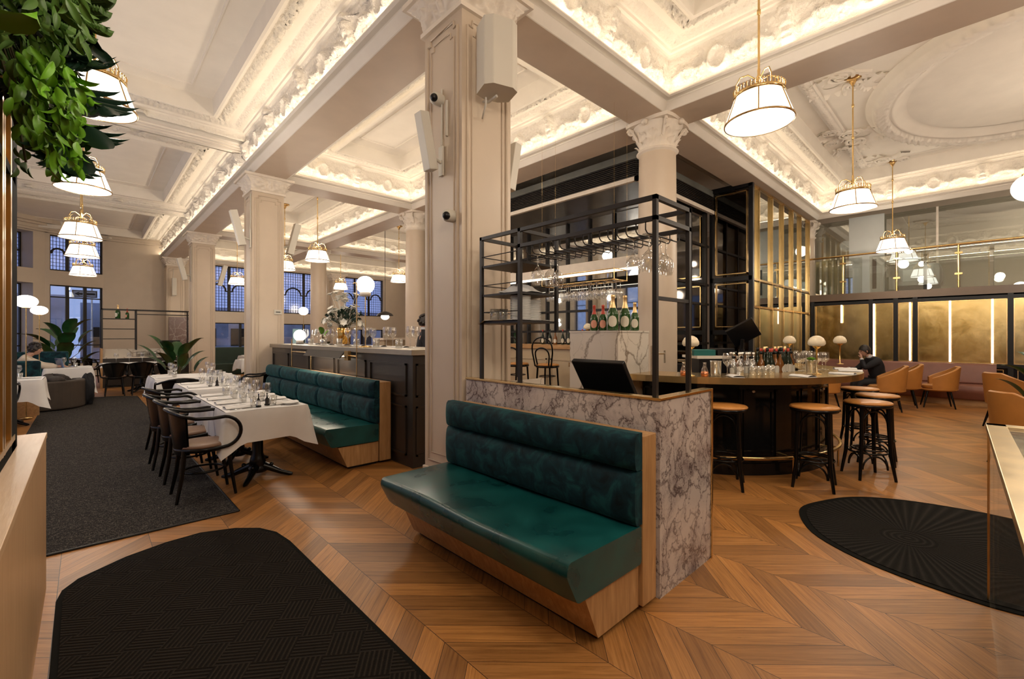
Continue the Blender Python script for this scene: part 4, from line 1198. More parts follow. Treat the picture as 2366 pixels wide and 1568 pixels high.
for a, r, lab in ((-160,1.6,'left of the first bar lamp'),(-153,1.62,'right of the first bar lamp')):
    tt = thing('bitters_bottle', 'small copper based glass bitters bottle on the bar ' + lab, 'bottle', barpt(a, r))
    MB().lathe([(0,0),(.035,0),(.037,.02),(.035,.045),(0,.045)], 14).build('base', metal('copper', (.72,.30,.16), .25), tt)
    MB().lathe([(.032,.045),(.03,.06),(.016,.10),(.015,.13),(.02,.135)], 14).build('neck', M['stemglass'], tt)
# bottles crowd behind the bar, inside the ring
rnd = random.Random(3)
kinds = [mk_bottle('liquor_bottle', g, f, l, h, r, True) for g, f, l, h, r in (('bottle_dark','foil_red','label_cream',.30,.036),('bottle_dark','foil_gold','label_cream',.32,.036),('amber_liquor','iron','label_cream',.27,.04),('stemglass','chrome','label_cream',.26,.038),('bottle_dark','iron','label_cream',.31,.036),('stemglass','iron','label_cream',.22,.034))]
dsc = ['dark bottle with red cap', 'dark bottle with gold cap', 'squat amber bottle with black cap', 'clear bottle with steel cap', 'tall dark bottle with black cap', 'small clear bottle with black cap']
for i in range(74):
    a = math.radians(rnd.uniform(-136, -92)); r = 1.01+.14*rnd.random()
    k = rnd.choice((0,1,2,4)) if a > math.radians(-118) else rnd.choice((3,5,3,5,2))
    kinds[k].put((BC[0]+r*math.cos(a), BC[1]+r*math.sin(a), .98), rnd.uniform(-.8,.5)+a+2.4, dsc[k] + ' in the crowd of bottles inside the bar', dsc[k] + ' inside the bar')
# service unit with teal tray and second till
t = thing('service_unit', 'black service unit with stone top inside the bar carrying a teal tray', 'cabinet', (5.40, 2.24, 0), -.75)
MB().box(-.22,-.2,0,.22,.2,1.16).build('body', M['black'], t); MB().box(-.25,-.22,1.16,.25,.22,1.19).build('top', M['pillar_light'], t)
tag(MB().box(-.13,-.12,0,.13,.12,.07).build('storage_tray', M['teal_tray'], loc=(5.31,2.32,1.19), rz=-.75, bevel=.006), 'teal tray on the black service unit behind the bar', 'tray')
tag(MB().box(-.10,-.12,0,.10,.12,.085).build('storage_box', M['black'], loc=(5.50,2.15,1.19), rz=-.75, bevel=.006), 'black box beside the teal tray on the service unit', 'box')
t = thing('bar_till', 'black till screen tilted on an arm above the bar bottles', 'monitor', (5.72, 2.0, 0))
MB().cyl((0,0,.9),(0,0,1.26),.03,n=12).cyl((0,0,1.26),(-.03,-.02,1.38),.022,n=10).build('arm', M['black'], t)
MB().box(-.16,-.015,-.13,.16,.02,.13, Matrix.Translation((-.03,-.03,1.46)) @ Matrix.Rotation(-.9,4,'Z') @ Matrix.Rotation(.5,4,'X') @ Matrix.Rotation(-.6,4,'Y')).build('screen', M['black'], t, bevel=.005)
t = thing('beer_tap', 'square steel beer tap on the bar beside the marble pier', 'tap', (4.24, 2.33, 1.020))
MB().box(-.028,-.028,0,.028,.028,.30).build('tower', M['chrome'], t, bevel=.003)
MB().cyl((0,0,.22),(.12,-.05,.22),.012,n=8).cyl((.12,-.05,.25),(.12,-.05,.12),.010,n=8).build('spout', M['chrome'], t)

# ------------------------------------------------------------------ bulkhead, mirror back wall, glazed tower
t = thing('ventilation_bulkhead', 'grey bulkhead with black louvres hanging over the back bar', 'bulkhead', (6.45, 3.85, 0))
MB().box(0, 0, 4.30, 3.0, 5.6, 4.42).box(.05,.05,3.98,3.0,5.6,4.31).build('box', M['concrete'], t)
for k in range(9):
    z = 4.01+k*.032
    MB().box(-.02, .03, z, .03, 5.5, z+.014).box(.03, -.02, z, 2.96, .03, z+.014).build('louvre', M['black_metal'], t)
MB().box(-.03,-.03,3.93,.03,5.55,4.0).box(-.03,-.03,3.93,2.97,.03,4.0).build('lower_trim', M['pillar_light'], t)
t = thing('mirror_back_wall', 'tall mirrored back bar wall divided by black mullions', 'mirror', (7.95, 3.9, 0))
MB().box(0, .1, 0, .04, 5.4, 3.97).build('mirror_panel', M['mirror'], t)
MB().box(-.9, .06, 0, 1.45, .1, 3.97).build('side_mirror_panel', M['mirror'], t)
for k in range(9):
    y = .1+k*.62
    MB().box(-.05, y, 0, .0, y+.045, 3.97).build('mullion', M['black_metal'], t)
for z in (1.5, 1.95, 2.4, 3.3): MB().box(-.045, .1, z, .0, 5.3, z+.05).build('mullion_rail', M['black_metal'], t)
for k in range(4):
    x = -.75+k*.68
    MB().box(x, .02, 0, x+.045, .07, 3.97).build('side_mullion', M['black_metal'], t); MB().box(x+.045, .035, 0, x+.06, .06, 3.97).build('brass_fillet', M['brass'], t)
for z in (1.25, 2.05, 2.45, 3.25): MB().box(-.9, .025, z, 1.45, .06, z+.045).build('side_rail', M['black_metal'], t)
t = thing('lit_canopy', 'long pale illuminated canopy shelf across the mirrored back bar', 'canopy', (6.75, 3.95, 2.60))
MB().box(0,0,.0,.2,4.6,.20).build('fascia', M['pillar_light'], t, bevel=.01); MB().box(.0,0.05,-.02,.16,4.5,.0).build('light_strip', M['led_pale'], t)
# suspended brass rack of glasses
t = thing('suspended_glass_rack', 'brass glass rack full of stemware hanging over the bar behind the steel shelves', 'rack', (5.05, 3.75, 2.15))
q = MB()
for z in (0,.14):
    for x in (-.15,.15): q.tube([(x,-.5,z),(x,.75,z)], .007, 6)
    for y in (-.5,.75): q.tube([(-.15,y,z),(.15,y,z)], .007, 6)
for k in range(9): q.tube([(-.15,-.45+k*.145,0),(.15,-.45+k*.145,0)], .004, 6)
for x in (-.15,.15):
    for y in (-.5,.75): q.tube([(x,y,0),(x,y,.14)], .006, 6); q.tube([(x,y,.14),(x,y,2.26)], .0011, 4)
q.build('frame', M['brass'], t)
for k in range(30):
    hang.put((4.95+.10*(k % 3), 3.32+.12*(k//3), 2.145), 0, 'upside down glass in the brass rack hanging over the bar', 'glasses in the suspended brass rack')
# counter and chairs seen beyond the steel shelves
t = thing('back_counter', 'pale panelled counter with timber top behind the two bentwood bar chairs', 'counter', (6.62, 5.0, 0))
MB().box(0,0,0,.5,3.6,1.17).build('body', M['cream_panel'], t); MB().box(-.05,-.03,1.17,.55,3.65,1.25).build('top', M['oak'], t)
for k in range(4):
    q = MB(); y = .1+k*.85
    for a in ((y,.15,y+.75,.18),(y,.95,y+.75,.98),(y,.15,y+.03,.98),(y+.72,.15,y+.75,.98)): q.box(-.012,a[0],a[1],.005,a[2],a[3])
    q.build('panel_moulding', M['cream_panel'], t)
barchair.put((6.02, 5.40, 0), .25, 'bentwood bar chair seen whole through the steel shelf frame')
barchair.put((5.86, 6.0, 0), .25, 'bentwood bar chair half hidden behind the steel posts')
for i in range(7):
    kinds[(i*2) % 6].put((6.85+.03*(i % 2), 5.25+i*.17, 1.25), 0, dsc[(i*2) % 6] + ' standing on the counter behind the bar chairs', 'bottles on the back counter, kind %d' % ((i*2) % 6 + 1) if False else 'bottles standing on the back counter')
barlamp.put((6.75, 5.05, 1.25), 0, 'mushroom lamp on the pale counter behind the bar chairs')
# glazed tower
t = thing('glazed_tower', 'black framed glazed cabinet tower at the corner of the brass screen', 'cabinet', (9.43, 3.1, 0))
TW = .80
q = MB().box(-.02,-.02,0,.06,.06,4.42).box(-.02,TW-.04,0,.06,TW+.02,4.42)
for z in (0,1.45,2.52,4.36): q.box(-.02,0,z,.05,TW,z+.09 if z > 0 else .5)
q.build('frame', M['black'], t)
MB().box(.03,.05,.5,.05,TW-.04,4.36).build('pane', M['screen_dark'] if 'screen_dark' in M else M['mirror'], t)
q = MB()
for z0, z1 in ((1.6,2.48),(2.66,4.3)):
    q.box(-.005,.09,z0,.03,.11,z1).box(-.005,TW-.11,z0,.03,TW-.09,z1).box(-.005,.09,z0,.03,TW-.09,z0+.02).box(-.005,.09,z1-.02,.03,TW-.09,z1)
q.build('brass_trim', M['brass'], t)
t = thing('brass_screen', 'tall screen of brass fins with mirrored panels running from the black tower to the balcony', 'screen', (9.47, 3.1, 0))
LX = 13.62-9.47
MB().box(.0,.03,.3,LX,.05,4.40).build('mirrored_panel', M['screen_mirror'] if 'screen_mirror' in M else M['mirror'], t)
for x in (9.80,10.62,11.38,12.12,12.80,13.58):
    MB().box(x-9.47-.014,-.02,.0,x-9.47+.014,.03,4.40).build('brass_fin', M['brass'], t)
for z in (.2,1.98,2.52,4.37): MB().box(0,-.012,z,LX,.03,z+.04).build('cross_rail', M['brass_dark'], t)
MB().box(0,-.02,0,LX,.05,.3).build('plinth', M['black'], t)

# ------------------------------------------------------------------ balcony wall
t = thing('gold_panel_wall', 'wall of antique gold mirror panels with black mullions below the balcony', 'wall panelling', (13.7, -3.5, 0))
q = MB().box(.02, 0, .82, .06, 6.6, 2.26); q.build('gold_panel', M['gold'], t)
MB().box(.0, 0, 0, .06, 6.6, .82).build('dado', M['bar_panel'], t)
for y in (3.03, 1.846, 1.393, 1.054, -.397, -1.9, -3.2): MB().box(-.06, y+3.5-.04, 0, .04, y+3.5+.04, 2.3).build('mullion', M['black'], t)
for z0, z1 in ((.76,.84),(2.20,2.30)): MB().box(-.05, 0, z0, .04, 6.6, z1).build('rail', M['black'], t)
q = MB()
ys = [3.03, 1.846, 1.393, 1.054, -.397, -1.9]
for i in range(5):
    a, b = ys[i+1]+3.5+.05, ys[i]+3.5-.05
    for z in (.845,2.185): q.box(-.01,a,z-.008,.03,b,z+.008)
    for y in (a,b): q.box(-.01,y-.008,.84,.03,y+.008,2.19)
    for z in (.2,.72): q.box(-.01,a+.05,z-.006,.03,b-.05,z+.006)
    for y in (a+.05,b-.05): q.box(-.01,y-.006,.2,.03,y+.006,.72)
q.build('brass_bead', M['brass'], t)
for i, y in enumerate((2.426, 1.79, 1.143, .489, -.144)):
    z0 = 1.75 if i == 0 else .86
    o = tag(MB().cyl((0,0,z0),(0,0,2.19),.016,n=12).build('light_tube', M['led'], loc=(13.66, y, 0)), 'vertical glowing light tube on the gold panels, %s' % ('short one nearest the brass screen','just behind the seated man','second from the man toward the right','third from the man toward the right','furthest right, over the bench end')[i], 'light')
t = thing('balcony', 'balcony with brown fascia, glass balustrade and brass rail over the gold panels', 'balcony', (13.7, -3.5, 0))
MB().box(-.05, 0, 2.27, 3.0, 6.6, 2.47).build('slab', M['balcony_brown'] if 'balcony_brown' in M else M['soffit'], t)
for i in range(7):
    y = [3.0, 1.9, .875, -.15, -1.2, -2.2, -3.3][i]
    MB().box(.0, y+3.5-.98, 2.47, .012, y+3.5-.02, 3.34).build('glass_pane', M['screen_glass'], t)
for y in (2.399, 1.377, .355, -.7, -1.7):
    MB().cyl((-.02,y+3.5,2.47),(-.02,y+3.5,3.40),.022,n=10).box(-.05,y+3.44,2.75,.03,y+3.56,2.79).box(-.05,y+3.44,3.2,.03,y+3.56,3.24).build('brass_post', M['brass'], t)
MB().tube([(-.02,0,3.41),(-.02,6.6,3.41)], .024, 10).build('hand_rail', M['brass'], t)
t = thing('mezzanine_glazing', 'full height reflective glazing standing behind the balcony rail', 'glazing', (14.3, -3.5, 2.47))
MB().box(0,0,0,.012,6.6,1.95).build('pane', M['screen_glass'], t)
for y in (2.0, 4.2): MB().box(-.01,y,0,.02,y+.04,1.95).build('glazing_bar', M['pillar_light'], t)
q = MB().box(15.9, -3.5, 2.47, 16.2, 1.9, 4.42); struct('wall_mezzanine', q, M['wall'])
point('balcony_fill', (15.0, -.8, 4.1), 22, .15); point('balcony_fill', (15.2, 2.6, 3.9), 10, .15)  # added lights without lamps, brightening the mezzanine behind the glass
t = thing('rounded_cabinet', 'pale rounded enamel cabinet on the balcony behind the glass', 'cabinet', (14.02, 1.02, 2.47))
MB().box(-.22,-.40,.08,.22,.40,.62).build('body', M['grey_box'], t, bevel=.14); MB().box(-.18,-.36,0,.18,.36,.10).build('foot', M['black'], t)
MB().tube([(0,-.12,.60),(0,-.12,.68),(0,.12,.68),(0,.12,.60)], .012, 6).build('handle', M['chrome'], t)
t = thing('pale_door', 'pale grey panelled door leaf on the balcony, left of the rounded cabinet', 'door', (14.15, 2.0, 2.47))
MB().box(-.03,-.35,0,.03,.35,1.95).build('leaf', M['grey_box'], t); MB().box(-.045,-.20,.12,-.03,-.12,.85).build('glazed_slot', M['black'], t)
# pink bench along the gold wall
t = thing('pink_bench', 'long dusky pink leather bench along the gold panelled wall', 'bench', (13.62, -.20, 0))
q = MB(); prof_sweep(q, rounded([(0,.12),(0,.42),(-.72,.42),(-.74,.30),(-.66,.12)], .04), 0, 3.1, 12); q.build('seat', M['pink'], t)
q = MB(); prof_sweep(q, rounded([(0,.42),(0,.84),(-.12,.84),(-.22,.42)], .04), 0, 3.1, 12); q.build('backrest', M['pink'], t)
MB().box(-.6,.05,0,0,3.05,.12).build('plinth', M['oak'], t)
# caramel tub chairs
for x, y, rz, lab, sc_ in ((11.15,1.30,1.72,'caramel leather tub chair in front, left of the pair beside the seated man',1.05),(12.0,1.15,1.72,'caramel leather tub chair just behind its neighbour beside the seated man',1.05),(12.35,.62,1.75,'caramel leather tub chair standing clear before the pink bench',1.0),(10.3,2.15,2.2,'caramel leather tub chair mostly hidden behind the edge of the bar',1.0),
    (10.25,-.34,-.85,'caramel leather tub chair at the right edge, furthest of three',1.05),(7.35,-.36,-.85,'caramel leather tub chair at the right edge, middle of three',1.0),(6.35,-.62,-.9,'caramel leather tub chair at the right edge, nearest the glass case',1.0)):
    tub.put((x, y, 0), rz, lab, scale=sc_)
t = thing('round_table', 'low round table with pink stone top by the right hand tub chairs', 'table', (9.7, -1.1, 0))
MB().lathe([(0,.70),(.38,.70),(.40,.715),(.38,.73),(0,.73)], 32).build('table_top', M['pink'], t); MB().lathe([(.2,0),(.2,.02),(.03,.04),(.03,.7)], 20).build('pedestal', M['black'], t)
# ------------------------------------------------------------------ pendants
def mk_pendant():
    t = thing('pendant_lamp', '', 'lamp')    # origin: centre of the shade's lower rim
    q = MB(); q.lathe([(.285,0),(.205,.235)], 40); q.lathe([(.281,.0),(.202,.235)][::-1], 40); shd = q.build('lamp_shade', M['shade'], t)
    MB().lathe([(0,.02),(.27,.02)], 32, smooth=False).build('diffuser', M['shade'], shd)
    q = MB()
    for k in range(6):
        a = 2*PI*k/6+.3; c, s = math.cos(a), math.sin(a)
        q.tube([(.287*c,.287*s,0),(.207*c,.207*s,.235)], .006, 6)
    q.lathe([(.280,-.006),(.290,-.006),(.290,.008),(.280,.008)], 40); q.build('shade_ribs', M['brass_dark'], shd)
    q = MB().lathe([(.20,.232),(.212,.232),(.214,.262),(.205,.265),(.200,.262)], 36)
    for k in range(40):
        a = 2*PI*k/40; c, s = math.cos(a), math.sin(a)
        q.cyl((.208*c,.208*s,.26),(.208*c,.208*s,.30),.005,.004,6); q.ball((.208*c,.208*s,.308),.009,n=6,m=4)
    gal = q.build('gallery', M['brass'], t)
    q = MB()
    for k in range(4):
        a = PI/4+PI/2*k; c, s = math.cos(a), math.sin(a)
        q.tube([(r*c, r*s, z) for r, z in ((.20,.27),(.205,.34),(.17,.41),(.10,.435),(.03,.40),(.012,.37))], .006, 6)
        q.tube([(r*c, r*s, z) for r, z in ((.012,.36),(.07,.345),(.12,.30),(.13,.265))], .004, 6)
    q.build('scroll_arm', M['brass'], gal)
    MB().lathe([(0,.34),(.02,.35),(.028,.375),(.016,.40),(.022,.42),(.012,.44),(.014,.48),(.009,.5)], 14).build('finial', M['brass'], t)
    q = MB().cyl((0,0,.46),(0,0,1.86),.0095,n=10); 
    for z in (1.0,1.45): q.lathe([(.009,z-.03),(.017,z-.015),(.017,z+.015),(.009,z+.03)], 12)
    q.build('rod', M['brass'], t)
    MB().lathe([(.012,1.72),(.03,1.76),(.05,1.79),(.045,1.81),(.10,1.825),(.125,1.845),(.12,1.86),(0,1.86)], 22).build('canopy', M['brass_dark'], t)
    return t
pend = Proto(mk_pendant)
PEND = [(4.46,1.41,3.37,'nearest over the bar, large at the upper right'), (8.21,1.32,3.30,'middle one over the right hand lounge'), (12.73,1.35,3.28,'furthest over the lounge, before the balcony'),
 (.06,5.3,3.40,'largest on the left, half hidden by leaves'), (-.02,8.2,3.36,'second on the left, just below the leaves'), (-.06,10.8,3.12,'third of the left row, clear of leaves'), (-.05,13.6,3.16,'fourth of the left row'), (-.05,17.0,3.08,'fifth and furthest of the left row'),
 (4.16,11.35,3.28,'hanging before the slim distant round column'), (4.2,14.0,3.35,'just right of the middle square pillar'), (4.0,18.7,3.3,'between the middle and far square pillars'),
 (7.6,18.2,3.35,'above the flower vase'), (7.9,14.0,3.3,'left of the second round column')]
for x, y, z, lab in PEND:
    s = 5.25-z
    o = pend.put((x, y, z), 0, 'white drum pendant lamp, ' + lab)
    o.scale = (1, 1, 1)
    # rod lengths differ: canopies meet the ceiling
    for ch in o.children:
        if ch.name.startswith(('rod',)): ch.scale = (1, 1, 1); ch.location.z = 0
    k = s/1.86
    for ch in o.children:
        if ch.name.startswith('rod'): ch.scale.z = k*1.0; 
        if ch.name.startswith('canopy'): ch.location.z = s-1.86
    point('pendant_bulb', (x, y, z-.08), 38 if y < 9 else 30, .10)
    point('pendant_glow', (x+.06, y, z+.40), 20 if y < 9 else 14, .08)
point('room_fill', (.7, .5, 3.3), 50, .15)  # added unseen fill light for the hanging leaves and the foreground
# unseen part of the room behind the viewpoint gets added fill lights in place of pendants
for x, y in ((-1.0,-1.8),(4.4,-1.8),(8.2,-1.9),(10.4,-1.0),(1.4,-1.0)):
    point('room_fill', (x, y, 3.3), 55, .2)
for x, y, z in ((4.2,-1.2,3.9),(4.2,5.0,3.9),(4.2,8.0,3.9),(10.2,-1.4,3.9),(0,-.5,3.9)): point('upper_fill', (x, y, z), 16, .15)  # added fill without fixtures, evening out the light in the coffers
for x, y in ((1.2,7.2),(8.3,5.2),(4.2,7.0),(10,13),(10,19)):
    point('room_fill', (x, y, 3.2), 30, .2)  # added ambient fill, no lamp hangs at these spots

# ------------------------------------------------------------------ opal globes
def globe(loc, r, label, kind='stand', h=.3, arm=None, sq=1, pw=6):
    t = thing('globe_lamp', label, 'lamp', loc)
    MB().ball((0,0,0), r, r, r*sq, 24, 16).build('opal_globe', M['globe'], t)
    if kind == 'stand':
        MB().lathe([(r*.55,-r*.80),(r*.6,-r*.95),(r*.6,-r-h),(0,-r-h)], 20).build('base', M['pillar_light'], t)
    elif kind == 'pole':
        q = MB().lathe([(0,-r*sq*.95),(r*.3,-r*sq*.95),(r*.35,-r*sq*1.08),(.012,-r*sq*1.1)], 14).cyl((0,0,-r*sq*1.05),(0,0,-h),.009,n=8)
        q.lathe([(0,-h),(.09,-h),(.09,-h+.012),(.01,-h+.02)], 18); q.build('stem', M['brass'], t)
    elif kind == 'hang':
        MB().cyl((0,0,r*.9),(0,0,h),.008,n=8).lathe([(0,r*.98),(.03,r*.97),(.03,r*1.06),(0,r*1.1)], 12).build('stem', M['brass'], t)
    point('globe_bulb', (loc[0], loc[1], loc[2]+(r+.06 if kind != 'hang' else -r-.06)), pw, .05)
    return t

# ------------------------------------------------------------------ loudspeakers, cameras
def wall_speaker(loc, rz, tilt, label, s=1, big=False):
    t = thing('loudspeaker', label, 'speaker', loc, rz)   # local: wall at +x side behind, faces -x
    Mt = Matrix.Rotation(tilt, 4, 'Y')
    if big:
        P = [(-.13,-.085),(-.085,-.145),(.085,-.145),(.13,-.06),(.13,.06),(.085,.145),(-.085,.145),(-.13,.085)]
        q = MB(); q.prism([(x*1.0, y) for x, y in P], -.27, .27, M=Mt); q.build('cabinet', M['white_plastic'], t, bevel=.008)
        MB().tube([(.0,.0,-.29),(.10,.03,-.30),(.17,.05,-.27)], .012, 8).build('bracket', M['white_plastic'], t)
        MB().tube([(.06,.07,-.29),(.07,.07,-.35),(.12,.07,-.40),(.19,.05,-.40)], .008, 8).build('cable', M['white_plastic'], t)
    else:
        q = MB().box(-.045*s,-.05*s,-.235*s,.04*s,.05*s,.235*s,Mt); q.build('cabinet', M['white_plastic'], t, bevel=.006)
        q = MB().tube([(.02,0,-.10*s),(.09*s,0,-.12*s),(.15*s,0,-.14*s)], .014*s, 8).box(.14*s,-.03*s,-.25*s,.155*s,.03*s,.0); q.build('bracket', M['white_plastic'], t)
        MB().tube([(.15*s,0,-.02*s),(.155*s,0,.10*s),(.155*s,.0,.5*s)], .008*s, 6).build('cable', M['white_plastic'], t)
    return t
wall_speaker((2.42, 2.72, 3.66), 1.25, 0, 'large white loudspeaker high on the right face of the nearest pillar', big=True)
wall_speaker((2.075, 3.22, 3.05), 0, -.20, 'slim white tilted loudspeaker on the left face of the nearest pillar')
wall_speaker((2.99, 3.14, 3.05), PI, -.18, 'slim white loudspeaker edge showing on the right side of the nearest pillar')
wall_speaker((2.02, 9.4, 3.4), 0, -.24, 'slim white tilted loudspeaker on the left of the middle pillar', 1.35)
wall_speaker((3.01, 9.5, 3.35), PI, -.24, 'slim white tilted loudspeaker on the right of the middle pillar', 1.35)
wall_speaker((2.02, 15.9, 3.35), 0, -.24, 'slim white tilted loudspeaker on the left of the far pillar', 1.35)
wall_speaker((3.01, 15.9, 3.25), PI, -.24, 'slim white tilted loudspeaker on the right of the far pillar', 1.35)
wall_speaker((2.45, 21.25, 3.3), PI/2, 0, 'slim white loudspeaker upright on the wall pilaster', 1.4)
def dome(loc, label):
    t = thing('security_camera', label, 'camera', loc)
    MB().cyl((.06,0,0),(.0,0,0),.05,.052,20).ball((0,0,0),.052,.052,.052,20,12).build('housing', M['white_plastic'], t)
    MB().ball((-.03,-.02,-.01),.034,n=14,m=10).build('lens_dome', M['black'], t)
    return t
dome((2.18, 3.24, 3.46), 'white dome security camera with black lens high on the nearest pillar')
dome((2.18, 3.06, 2.42), 'white dome security camera at mid height of the nearest pillar')
tag(MB().tube([(2.225,3.14,3.42),(2.225,3.14,3.12)], .012, 8).build('cable_conduit', M['white_plastic']), 'short white cable conduit between camera and loudspeaker on the nearest pillar', 'conduit')
t = thing('wall_switch', 'small white control plate on the middle pillar', 'switch', (2.68, 9.345, 1.88))
MB().box(-.07,-.015,-.045,.07,0,.045).build('plate', M['white_plastic'], t, bevel=.004); MB().box(-.04,-.02,-.008,.04,-.014,.008).build('display', M['black'], t)

# ------------------------------------------------------------------ dark counter behind the banquette
M['counter_metal'] = metal('dull pewter top', (.42,.37,.30), .38, 1)
t = thing('dark_counter', 'dark panelled counter with pale metal top behind the teal banquette', 'counter', (2.54, 4.21, 0))
bod = MB().box(0,0,0,.62,4.98,1.21).build('body', M['dark_panel'], t)
MB().box(-.035,-.03,1.21,.70,5.02,1.275).build('counter_top', M['counter_metal'], t, bevel=.006)
for k in range(5):
    q = MB(); y0 = .12+k*.98; y1 = y0+.86
    for z0, z1 in ((.12,.66),(.76,1.12)):
        for a in ((y0,z0,y1,z0+.02),(y0,z1-.02,y1,z1),(y0,z0,y0+.02,z1),(y1-.02,z0,y1,z1)): q.box(-.018,a[0],a[1],.003,a[2],a[3])
    q.build('panel_moulding', M['dark_panel'], bod)
q = MB()
for z0, z1 in ((.12,.66),(.76,1.12)):
    for a in ((.04,z0,.58,z0+.02),(.04,z1-.02,.58,z1),(.04,z0,.06,z1),(.56,z0,.58,z1)): q.box(a[0],-.012,a[1],a[2],.003,a[3])
q.build('end_moulding', M['dark_panel'], bod)
# brass poles with picture light on the banquette back
t = thing('brass_lamp_pole', 'slim brass pole rising from the near part of the banquette back', 'pole', (2.43, 5.34, .905))
MB().cyl((0,0,0),(0,0,1.17),.0065,n=10).tube([(0,0,1.17),(0,.06,1.18),(0,.10,1.17)],.007,6).build('pole', M['brass'], t)
t = thing('brass_lamp_pole', 'slim brass pole at the far part of the banquette back beside the globe lamp', 'pole', (2.43, 7.75, .905))
MB().cyl((0,0,0),(0,0,.47),.009,n=10).build('pole', M['brass'], t)
t = thing('reading_lamp', 'horizontal brass picture lamp with long dark hood behind the banquette', 'lamp', (2.43, 6.4, 1.17))
MB().cyl((0,-1.05,.0),(0,1.33,.0),.008,n=8).build('cross_bar', M['brass'], t)
MB().prism([(-.07,-.04),(0,.05),(.07,-.04),(.055,-.04),(0,.03),(-.055,-.04)], -.70, .62, 'y').build('hood', M['black_metal'], t)
MB().box(-.03,-.66,-.02,.03,.58,-.008).build('light_strip', M['led_pale'], t)
MB().box(-.02,-.85,-.06,.02,-.74,.06).cyl((0,.5,-.26),(0,.5,0),.008,n=8).build('bracket', M['brass'], t)
area('hood_light', (2.43, 6.36, 1.13), (0, 0, 0), .04, 1.2, 5)
globe((2.62, 5.5, 2.08), .115, 'large opal globe lamp glowing above the dark counter', 'stand', .03, pw=9)
t = thing('globe_stand', 'tall slim stand carrying the large opal globe on the dark counter', 'stand', (2.62, 5.5, 1.275))
MB().cyl((0,0,0),(0,0,.66),.007,n=8).lathe([(0,0),(.08,0),(.08,.012),(.01,.02)], 16).build('stem', M['brass'], t)
globe((2.72, 8.25, 1.43), .10, 'opal globe lamp on a short base at the pillar end of the dark counter', 'stand', .052, pw=6)
# place settings on the counter
for k in range(7):
    y = 4.7+k*.58
    wine.put((2.80, y, 1.275), 0, 'stemmed glass standing on the dark counter', 'glasses on the dark counter', 1.25)
    tumbler.put((2.72, y+.12, 1.275), 0, 'tumbler standing on the dark counter', 'tumblers on the dark counter', 1.2)
    napkin.put((2.84, y+.3, 1.275), .2, 'white napkin on the dark counter', 'napkins on the dark counter')
    wine.put((3.0, y+.2, 1.275), 0, 'stemmed glass standing on the dark counter', 'glasses on the dark counter', 1.25)
# vase and flowers
t = thing('flower_vase', 'amber glass vase on the dark counter holding a tall white flower arrangement', 'vase', (2.96, 6.95, 1.275))
q = MB(); n_ = 18
q.lathe([(.0,.0),(.075,.0),(.085,.03),(.098,.15),(.11,.27),(.105,.275),(.09,.15),(0,.02)], 24); q.build('vase', M['amber'], t)
t = thing('flower_arrangement', 'large bunch of cream lilies and dark foliage in the amber vase', 'flowers', (2.96, 6.95, 1.55))
rnd = random.Random(11)
q = MB(); st = MB()
for i in range(70):
    a = rnd.uniform(0, 2*PI); e = rnd.uniform(.02, 1.15); L = rnd.uniform(.16, .30)
    d = Vector((math.cos(a)*math.sin(e), math.sin(a)*math.sin(e), math.cos(e))); p = d*L
    Mx = Matrix.Translation(p) @ d.to_track_quat('Z', 'X').to_matrix().to_4x4()
    leafmesh(q, Mx @ Matrix.Rotation(rnd.uniform(0, 6), 4, 'Z'), rnd.uniform(.06, .12), .025, .7, 4)
    st.tube([(0,0,-.2), tuple(p*.5), tuple(p)], .003, 4)
q.build('foliage', M['leaf_dark'], t); st.build('stems', M['stem'], t)
for i in range(44):
    a = rnd.uniform(0, 2*PI); e = rnd.uniform(.1, 1.5); L = rnd.uniform(.24, .36) if i < 30 else rnd.uniform(.35, .56)
    if i >= 30: e = rnd.uniform(.0, .5)
    d = Vector((math.cos(a)*math.sin(e), math.sin(a)*math.sin(e), math.cos(e))); p = d*L
    f = MB(); Mx = d.to_track_quat('Z', 'X').to_matrix().to_4x4()
    for k in range(6): leafmesh(f, Mx @ Matrix.Rotation(k*PI/3, 4, 'Z') @ Matrix.Rotation(.6, 4, 'Y'), .095, .032, .9, 4)
    f.ball((0,0,.01), .012, n=6, m=4)
    f.tube([tuple(-p*.8), (0,0,0)], .003, 4)
    f.build('lily', M['white_petal'], t, loc=p)
# broad leaves standing on the counter and behind
def paddle_plant(loc, label, n, h, L, W, seed, mat='green', pot=True, spread=.5, potm='brass_dark', potr=.16, poth=.3):
    rnd = random.Random(seed)
    t = thing('potted_plant', label, 'plant', loc)
    if pot: MB().lathe([(0,0),(potr*.8,0),(potr,poth),(potr*.9,poth),(potr*.85,poth-.03),(0,poth-.03)], 22).build('pot', M[potm], t)
    s = MB()
    for i in range(n):
        a = 2*PI*i/n*1.618*2+rnd.uniform(-.3, .3); u = (i+1)/n
        top = Vector((math.cos(a)*spread*(.25+.5*rnd.random()), math.sin(a)*spread*(.25+.5*rnd.random()), poth*.9*(1 if pot else 0)+h*(.25+.6*u)))
        b = Vector((0,0,poth*.8 if pot else 0)); mid = b.lerp(top, .55)+Vector((0,0,.1*h)); mid.x *= .6; mid.y *= .6
        s.tube([tuple(b), tuple(mid), tuple(top)], [.012,.009,.006], 6)
        q = MB(); el = .25+.45*rnd.random()
        Mx = Matrix.Translation(top) @ Matrix.Rotation(a, 4, 'Z') @ Matrix.Rotation(el, 4, 'Y')
        leafmesh(q, Mx, L*rnd.uniform(.75, 1.1), W*rnd.uniform(.8, 1.1), .55, 8, True)
        q.build('leaf', M[mat], t)
    s.build('stem', M['stem'], t)
    return t
